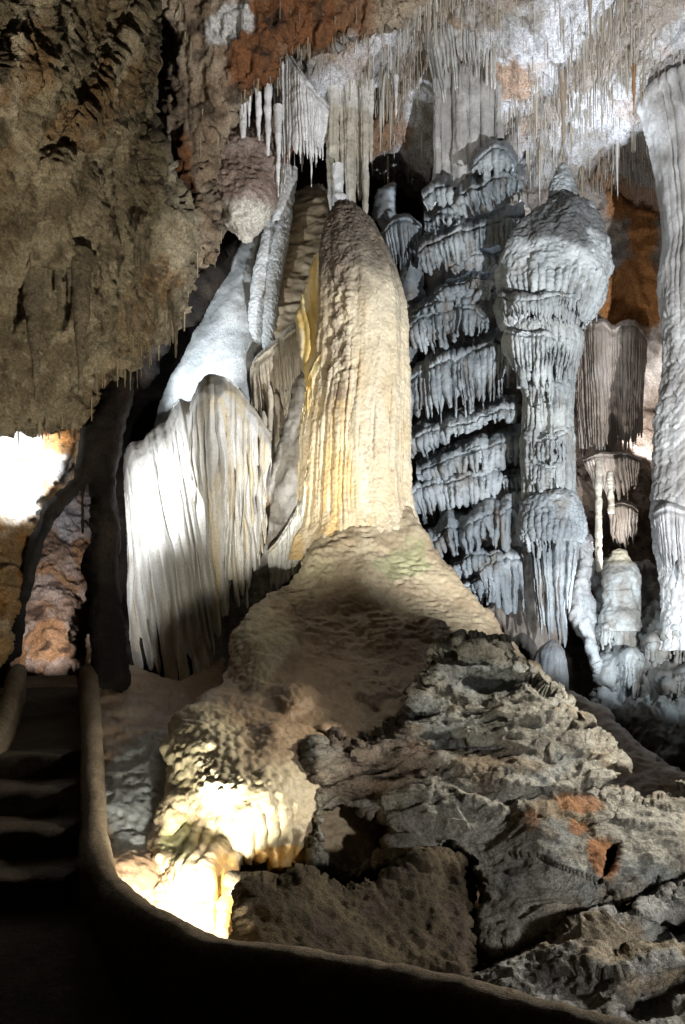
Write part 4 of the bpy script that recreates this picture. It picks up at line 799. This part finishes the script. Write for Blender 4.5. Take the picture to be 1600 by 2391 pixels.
# -- lit flowstone and stalagmites low on the right
tag(relief('flowstone_sheet', [(1338, 1262), (1362, 1245), (1388, 1262), (1380, 1320), (1384, 1400), (1388, 1470), (1398, 1540), (1416, 1612), (1398, 1592), (1382, 1545), (1362, 1500), (1338, 1450), (1328, 1430), (1346, 1330)],
       [(1345, 1260, 10.1), (1380, 1300, 10.0), (1340, 1450, 9.7), (1390, 1560, 9.4), (1330, 1600, 9.4)], sp=2.6, edge=16, roll=.25, skirt=.4, disp=lambda P, px, py: .05 * fbm(P, 3, 4, 2) + .02 * ridged(P, (10, 10, 4), 3, 2), col=lambda P, px, py: mix((.6, .64, .66), (.78, .80, .82), sm(fbm(P, 3, 4), -.3, .3)), mat=M_GRAIN)[0],
    'brilliantly lit white flowstone sliver behind the foot of the mushroom column', 'flowstone')
def col_st(P, px, py): return mix(mix((.20, .195, .18), (.38, .405, .405), sm(fbm(P, 2.2, 4, 2), -.3, .4)), (.19, .16, .13), .6 * sm(fbm(P, 5, 4, 5), .05, .6))
tag(relief('stalagmite_bank', [(1372, 1350), (1400, 1320), (1450, 1300), (1520, 1330), (1560, 1390), (1620, 1350), (1800, 1340), (1800, 1820), (1560, 1800), (1440, 1700), (1390, 1640), (1395, 1500)],
       [(1380, 1360, 10.6), (1520, 1340, 10.6), (1450, 1500, 9.9), (1600, 1400, 10.0), (1560, 1600, 9.2), (1420, 1650, 9.3), (1700, 1800, 8.4)], sp=3.2, edge=24, roll=.4, skirt=.5,
       bumps=[(1450, 1400, 55, 90, .3), (1440, 1480, 65, 45, .25), (1540, 1480, 40, 70, .35), (1590, 1470, 40, 60, .4), (1420, 1560, 45, 50, .25), (1580, 1590, 60, 40, .3)],
       disp=lambda P, px, py: .10 * fbm(P, 2.6, 4, 3) + .045 * ridged(P, (7, 7, 3.5), 3, 4) + .014 * fbm(P, 25, 3, 1), col=col_st, mat=M_CALC, jag=8)[0], 'knobbly grey-white bank of stalagmites below the ribbed right-edge column', 'stalagmite')
tag(lathe('stalagmite', [(1284, 1446, 2), (1290, 1446, 14), (1312, 1446, 24), (1322, 1448, 34), (1350, 1450, 40), (1378, 1450, 38), (1384, 1450, 41), (1420, 1448, 40), (1440, 1446, 46), (1475, 1446, 44)], 9.7, 110, 120, .9, disp=lambda P, px, py: .03 * fbm(P, 4, 4, 2) + .008 * ridged(P, 14, 2), col=lambda P, px, py: mix(col_st(P, px, py), (.62, .56, .42), sm(1330 - py, 0, 30)), mat=M_WET), 'stubby stalagmite with pointed cream tip standing on the knobbly bank', 'stalagmite')
for k, (x0, x1, y0, y1, d) in enumerate([(1500, 1556, 1500, 1568, 9.4), (1548, 1640, 1470, 1560, 9.2), (1440, 1500, 1540, 1660, 9.2), (1390, 1444, 1470, 1520, 9.5), (1550, 1640, 1590, 1640, 8.9)]):
    o = thing('drip_fringe', ['white dripping fringe on the knobbly bank, just left of the brightest one', 'brightest white dripping fringe on the knobbly bank at the right edge', 'dim grey dripping fringe low on the knobbly bank, above the brown slope', 'small rounded fringe at the near left end of the knobbly bank', 'lowest pale fringe at the right edge, above the boulder'][k], 'flowstone', W((x0 + x1) / 2, y1, d))
    drape('fringe', [(x0, y0 + 14, d + .2), ((x0 * 2 + x1) / 3, y0, d), ((x0 + x1 * 2) / 3, y0 - 4, d), (x1, y0 + 8, d + .2)], [(x0 + 4, y1 - 16), ((x0 * 2 + x1) / 3, y1), ((x0 + x1 * 2) / 3, y1 - 6), (x1 - 4, y1 - 12)], max(6, int((x1 - x0) / 7)), 6, (24, .35), .5, col=col_st, disp=d_sh, mat=M_CALC, parent=o, seed=100 + k, slot=.4, merge=.6)
tag(relief('flowstone_slope', [(1290, 1600), (1360, 1620), (1430, 1670), (1500, 1740), (1600, 1800), (1800, 1850), (1800, 1950), (1440, 1950), (1300, 1700)], [(1300, 1610, 8.4), (1400, 1660, 7.9), (1500, 1780, 6.9), (1700, 1850, 6.4), (1400, 1900, 6.2)], sp=4, edge=20, roll=.2, skirt=.4,
       disp=lambda P, px, py: .04 * fbm(P, 2, 4, 3) + .01 * ridged(P, (8, 8, 24), 2, 4), col=lambda P, px, py: mix((.26, .18, .12), (.36, .27, .19), sm(fbm(P, 2, 4), -.3, .4)), mat=M_WET)[0], 'dim brown flowstone slope behind the right shoulder of the boulder', 'flowstone')

# ================================================================== STALACTITES
def stal(x, y0, y1, d, r, label, col=None, mat=None, name='stalactite', group=None, rings=.1, bend=0):
    c = col or (lambda P, px, py: c_calc(P, px, py, (.42, .36, .27), (.60, .54, .44), .35))
    h = y1 - y0
    o = lathe(name, [(y0 - 12, x, r * 1.1), (y0, x, r), (y0 + h * .35, x + bend * .3, r * .74), (y0 + h * .7, x + bend * .7, r * .42), (y1 - 3, x + bend, r * .14), (y1, x + bend, .4)], d, 28, 70, 1, rfn=ring_r(max(4, h / 22), rings, x), disp=lambda P, px, py: .012 * fbm(P, 8, 3, 2), col=c, mat=mat or M_CALC)
    return tag(o, label, 'stalactite', group)
ov = lambda P, px, py: c_calc(P, px, py, (.24, .20, .14), (.36, .31, .22), .4)
stal(78, 640, 935, 4.9, 24, 'thick brown stalactite hanging from the near overhang, the farther left of two', ov, M_ROCK, bend=6)
stal(190, 600, 920, 5.0, 25, 'thick greyish stalactite on the near overhang, beside the bright alcove', ov, M_ROCK, bend=-2)
for k, (x, y0, y1, r) in enumerate([(104, 608, 720, 9), (118, 596, 668, 7), (136, 600, 745, 10), (150, 596, 650, 6), (163, 602, 705, 8), (176, 600, 664, 6), (208, 604, 690, 9), (222, 612, 668, 7), (96, 640, 760, 7), (318, 560, 640, 7), (333, 566, 660, 8), (347, 574, 622, 6), (52, 650, 730, 8), (300, 720, 800, 7), (365, 700, 772, 7)]):
    stal(x, y0, y1, 4.95 + .0022 * max(0, x - 150), r, 'small brownish stalactite in the clusters across the near left overhang', ov, M_ROCK, group='stalactite clusters on the near overhang', bend=random.uniform(-3, 3), rings=.16)
stal(411, 690, 835, 6.3, 11, 'slender pointed stalactite at the right lower tip of the near overhang', ov, M_ROCK, bend=0)
stal(398, 700, 790, 6.4, 7, 'short brown stalactite just left of the slender pointed one', ov, M_ROCK)
stal(193, 1090, 1246, 7.1, 8, 'black blunt stalactite silhouetted against the lit passage rock', lambda P, px, py: col_unlit(P, px, py), M_ROCK)
for x, y0, y1, d, r, lab in [(568, 215, 385, 8.7, 11, 'white pointed stalactite farthest left beneath the red ceiling edge'), (582, 215, 300, 8.8, 6, 'shortest white stalactite beneath the red ceiling edge'), (604, 185, 382, 8.8, 9, 'slim white stalactite, second long one beneath the red ceiling edge'), (626, 150, 432, 8.8, 11, 'longest white stalactite, close beside the broad white drapery')]:
    stal(x, y0, y1, d, r, lab, wcol)
stal(650, 260, 460, 8.75, 9, 'white spike merging with the left edge of the broad white drapery', wcol)
stal(1316, 180, 388, 9.6, 9, 'brownish stalactite pointing down at the cone of the mushroom dome', lambda P, px, py: c_calc(P, px, py, (.40, .32, .24), (.52, .44, .36), .3))
stal(925, 190, 290, 9.6, 6, 'pale stalactite above the orange patch behind the cream pillar top', wcol)
stal(1480, 150, 270, 9.2, 6, 'orange-brown pointed stalactite just above the ribbed right-edge column', lambda P, px, py: c_calc(P, px, py, (.42, .22, .10), (.5, .32, .18), .2))
# soda straws: one unit straw per variant, copied along the ceilings
def straw_mesh(k):
    rg = np.random.default_rng(k); n = 6; hs = np.array([.04, 0, -.3, -.65, -.97, -1.0]); rs = np.array([1.3, 1.05, .9, .8, .62, .2]) * (1 + .12 * rg.normal(size=6))
    cx = np.cumsum(rg.normal(size=6) * .25); cy = np.cumsum(rg.normal(size=6) * .25)
    a = np.linspace(0, 2 * np.pi, n, endpoint=False)
    V = np.stack([np.add.outer(cx, np.zeros(n)) + np.outer(rs, np.cos(a)), np.add.outer(cy, np.zeros(n)) + np.outer(rs, np.sin(a)), np.repeat(hs[:, None], n, 1)], -1).reshape(-1, 3)
    i = np.arange(5)[:, None] * n; j = np.arange(n)[None]
    Q = np.stack([i + j, i + n + j, i + n + (j + 1) % n, i + (j + 1) % n], -1).reshape(-1, 4)
    return V, Q
SCOL = [(.54, .50, .43), (.44, .39, .32), (.64, .63, .61), (.36, .30, .22)]
SM = []
for k in range(8):
    V, Q = straw_mesh(k); SM.append(mesh_data('soda_straw', V, Q, np.repeat([SCOL[k % 4]], len(V), 0), M_CALC))
TM = []
for k in range(5):
    V, Q = straw_mesh(60 + k); w = np.repeat(np.array([1.7, 1.3, .95, .62, .28, .05]) / np.array([1.3, 1.05, .9, .8, .62, .2]), 6)[:, None]
    V = V * np.concatenate([w, w, np.ones_like(w)], 1) * (1, 1, 1); TM.append(mesh_data('ceiling_stalactite', V, Q, np.repeat([SCOL[k % 4]], len(V), 0), M_CALC))
def dens(px, py):
    """where straws crowd: below the slanting ledges and over the whole right-hand ceiling"""
    t = .12
    for (ax, ay, bx, by, w) in ((700, 330, 1020, -20, 70), (1120, 330, 1420, -10, 150), (1330, 420, 1680, 120, 140), (880, 200, 1010, -30, 70)):
        ex, ey = bx - ax, by - ay; l = math.hypot(ex, ey); s = (-(px - ax) * ey + (py - ay) * ex) / l
        al = ((px - ax) * ex + (py - ay) * ey) / l ** 2
        if -.15 < al < 1.1 and -12 < s < w: t = max(t, 1.0 if s < 30 else .75)
    if 1150 < px < 1330 and py < 230 and (px - 1130) / 270 < (300 - py) / 300: t = min(t, .12)
    return t
straws = []; guard = 0
while len(straws) < 2100 and guard < 60000:
    guard += 1
    px, py = random.uniform(690, 1640), random.uniform(-60, 420)
    if random.random() > dens(px, py): continue
    p = surf(ceil_l, px, py)
    if p is None: continue
    L = random.choice([.08, .14, .2, .3]) * random.uniform(.6, 1.4)
    straws.append((p, L, random.uniform(.003, .008)))
extra = []
for look, n, box in ((ledge_l, 110, (400, 0, 860, 600)), (over_l, 80, (60, 560, 470, 1000))):
    g = 0; c = 0
    while c < n and g < 20000:
        g += 1; px, py = random.uniform(box[0], box[2]), random.uniform(box[1], box[3])
        p = surf(look, px, py); q = surf(look, px, py + random.choice([14, 30]))
        if p is None or (q is not None and random.random() < .97): continue
        extra.append((p, random.uniform(.04, .2), random.uniform(.004, .008))); c += 1
order = sorted(range(len(straws)), key=lambda k: -straws[k][1] * straws[k][2] / straws[k][0][1] ** 2)
for k in order[:110]:
    p, L, r = straws[k]
    o = link('soda_straw', random.choice(SM)); o.location = p; o.scale = (r, r, L)
    tag(o, 'thin soda-straw stalactite among the dense straws on the pale upper right ceiling', 'stalactite', 'soda straws on the pale upper right ceiling')
tn = 0; guard = 0
while tn < 46 and guard < 9000:
    guard += 1; px, py = random.uniform(720, 1620), random.uniform(-40, 400)
    if random.random() > dens(px, py): continue
    p = surf(ceil_l, px, py)
    if p is None: continue
    tn += 1; o = link('ceiling_stalactite', random.choice(TM)); o.location = p; r = random.uniform(.012, .028); o.scale = (r, r, random.uniform(.25, .75))
    tag(o, 'thicker tapering stalactite standing out among the straws of the pale right ceiling', 'stalactite', 'tapering stalactites among the ceiling straws')
def straw_mass(name, items):
    VV, QQ, CC = [], [], []; n0 = 0
    for p, L, r in items:
        V, Q = straw_mesh(random.randrange(8)); VV.append(V * (r, r, L) + p); QQ.append(Q + n0); n0 += len(V)
        CC.append(np.repeat([SCOL[random.randrange(4)]], len(V), 0))
    return place(name, np.concatenate(VV), np.concatenate(QQ), np.concatenate(CC), M_CALC)
tag(straw_mass('soda_straws', [straws[k] for k in order[110:]]), 'countless fine soda straws covering the pale upper right ceiling', 'stalactites', kind='stuff')
SMB = []
for k in range(4):
    V, Q = straw_mesh(20 + k); SMB.append(mesh_data('soda_straw', V, Q, np.repeat([(.34 - .04 * k, .28 - .035 * k, .19 - .02 * k)], len(V), 0), M_CALC))
for p, L, r in extra:
    o = link('soda_straw', random.choice(SMB)); o.location = p; o.scale = (r, r, L)
    tag(o, *(('small brown straw stalactite on the lower rim of the near left overhang', 'stalactite', 'straws on the near overhang rim') if p[1] < 7 else ('small straw stalactite on the broken rim of the red-brown ledge', 'stalactite', 'straws on the red-brown ledge')))

# ================================================================== PATH, STEPS AND PARAPET
ccol = lambda P: mix((.19, .145, .095), (.26, .205, .14), sm(fbm(P, 2, 4), -.4, .4))
def sweep(name, rim, wid, inner, outer, side, label, cat):
    """Rounded masonry wall: rim rows are (px, py, depth); 'side' is +1 when the path lies on its left"""
    n = 240; c = curve(rim, n); C = W(c[:, 0], c[:, 1], c[:, 2])
    T = np.gradient(C, axis=0); T[:, 2] = 0; T /= np.linalg.norm(T, axis=1)[:, None]
    Nn = np.stack([-T[:, 1], T[:, 0], 0 * T[:, 0]], -1) * side
    a = np.linspace(-np.pi / 2, np.pi / 2, 12)
    prof = [(-wid / 2 * .98, -outer)] + [(-wid / 2 * .98, -outer * k) for k in (.66, .4)] + [(wid / 2 * math.sin(t), wid / 2 * (math.cos(t) - 1)) for t in a] + [(wid / 2 * 1.0, -inner * k) for k in (.25, .4, .55, .7, .85, 1)]
    V = np.stack([C + Nn * o + np.array([0, 0, z]) for o, z in prof], 1).reshape(-1, 3)
    m = len(prof); i = np.arange(n - 1)[:, None] * m; j = np.arange(m - 1)[None]
    Q = np.stack([i + j, i + j + 1, i + m + j + 1, i + m + j], -1).reshape(-1, 4)
    caps = []
    V = V + normals(V, Q) * (.014 * fbm(V, 2, 3, 3) + .005 * fbm(V, 14, 4, 2))[:, None]
    return tag(place(name, V, Q, ccol(V), M_CONC), label, cat)
sweep('parapet', [(203, 1548, 7.4), (208, 1562, 6.9), (213, 1650, 5.9), (216, 1760, 5.1), (218, 1880, 4.45), (225, 1970, 3.95), (250, 2032, 3.55), (310, 2088, 3.2), (400, 2140, 2.95), (500, 2188, 2.75), (650, 2210, 2.62), (850, 2240, 2.48), (1050, 2280, 2.33), (1250, 2330, 2.18), (1450, 2385, 2.05), (1750, 2470, 1.9)], .14, 1.5, .9, -1,
      'dark rounded plastered parapet wall curving along the steps and across the foreground', 'parapet')
sweep('parapet', [(44, 1548, 7.4), (38, 1565, 6.9), (10, 1650, 5.9), (-50, 1760, 5.0), (-200, 1980, 3.9)], .14, 1.2, .9, 1, 'dark low wall on the far left of the steps', 'parapet')
# steps
st_t = thing('steps', 'dark stone steps rising between two low walls to the lit passage', 'steps', (-1.6, 4.5, ZC - 1.15))
tcolr = lambda P: mix((.045, .032, .021), (.08, .058, .039), sm(fbm(P, 3, 4), -.4, .4))
def step(z, y0, y1, x0=-2.9, x1=-1.15):
    nx, prof = 40, [(y0, z - .16), (y0 - .005, z - .05), (y0 + .0, z - .015), (y0 + .02, z), (y0 + .2, z + .004), ((y0 + y1) / 2, z), (y1 + .05, z)]
    xs = np.linspace(x0, x1, nx)
    V = np.array([[(x, yy, zz) for (yy, zz) in prof] for x in xs]).reshape(-1, 3)
    V[:, 2] += .012 * fbm(V, 4, 3, z); V[:, 1] += .03 * fbm(V, (2.5, .5, .5), 3, z * 3)
    m = len(prof); i = np.arange(nx - 1)[:, None] * m; j = np.arange(m - 1)[None]
    Q = np.stack([i + j, i + m + j, i + m + j + 1, i + j + 1], -1).reshape(-1, 4)
    place('step', V + (0, 0, ZC), Q, tcolr(V), M_CONC, st_t)
def par_x(y): return float(np.interp(y, [3.2, 3.95, 4.45, 5.1, 5.9, 6.9, 7.4], [-.83, -1.195, -1.365, -1.57, -1.82, -2.15, -2.33]))
for z, y0, y1 in [(-.98, 3.78, 4.2), (-.84, 4.2, 4.65), (-.70, 4.65, 5.2), (-.56, 5.2, 5.75)]: step(z, y0, y1, -3.4, par_x(y1) - .02)
tag(relief('landing', [(40, 1582), (60, 1578), (180, 1576), (185, 1640), (30, 1640)], [(40, 1582, 9.5), (180, 1576, 9.5), (180, 1640, 7.4), (30, 1640, 7.4)], sp=4, edge=4, roll=.02, skirt=.1, jag=0, col=lambda P, px, py: mix((.34, .27, .20), (.44, .37, .29), sm(fbm(P, 3, 3), -.4, .4)), mat=M_CONC)[0], kind='structure')
lx, ly = np.meshgrid(np.linspace(-3.4, -1.6, 40), np.linspace(5.6, 7.6, 40))
lx = np.minimum(lx, np.interp(ly, [5.1, 5.9, 6.9, 7.4, 7.6], [-1.58, -1.83, -2.16, -2.34, -2.4]))
LV = np.stack([lx, ly, ZC - .56 + .36 * (ly - 5.6) / 1.9], -1).reshape(-1, 3); LV[:, 2] += .02 * fbm(LV, 2.5, 4)
li = np.arange(39)[:, None] * 40; lj = np.arange(39)[None]
tag(place('path', LV, np.stack([li + lj, li + lj + 1, li + 41 + lj, li + 40 + lj], -1).reshape(-1, 4), tcolr(LV), M_CONC), kind='structure')
# walkway in the foreground
px_, py_ = np.meshgrid(np.linspace(-3.4, 2.6, 80), np.linspace(-.5, 3.85, 70))
PV = np.stack([px_, py_, ZC - 1.42 + .3 * sm(py_, 1.5, 3.8)], -1).reshape(-1, 3); PV[:, 2] += .012 * fbm(PV, 3, 3)
pi_ = np.arange(69)[:, None] * 80; pj_ = np.arange(79)[None]
PQ = np.stack([pi_ + pj_, pi_ + pj_ + 1, pi_ + 81 + pj_, pi_ + 80 + pj_], -1).reshape(-1, 4)
ymax = np.interp(PV[:, 0], [-1.22, -1.03, -.83, -.62, -.43, -.2, .065, .3, .52, .7, .95, 2.6], [3.95, 3.55, 3.2, 2.95, 2.75, 2.62, 2.48, 2.33, 2.18, 2.05, 1.9, 1.3])
PQ = PQ[(PV[:, 1] < ymax)[PQ].all(1)]
tag(place('path', PV, PQ, tcolr(PV), M_CONC), kind='structure')
print('VERTS', NV[0])
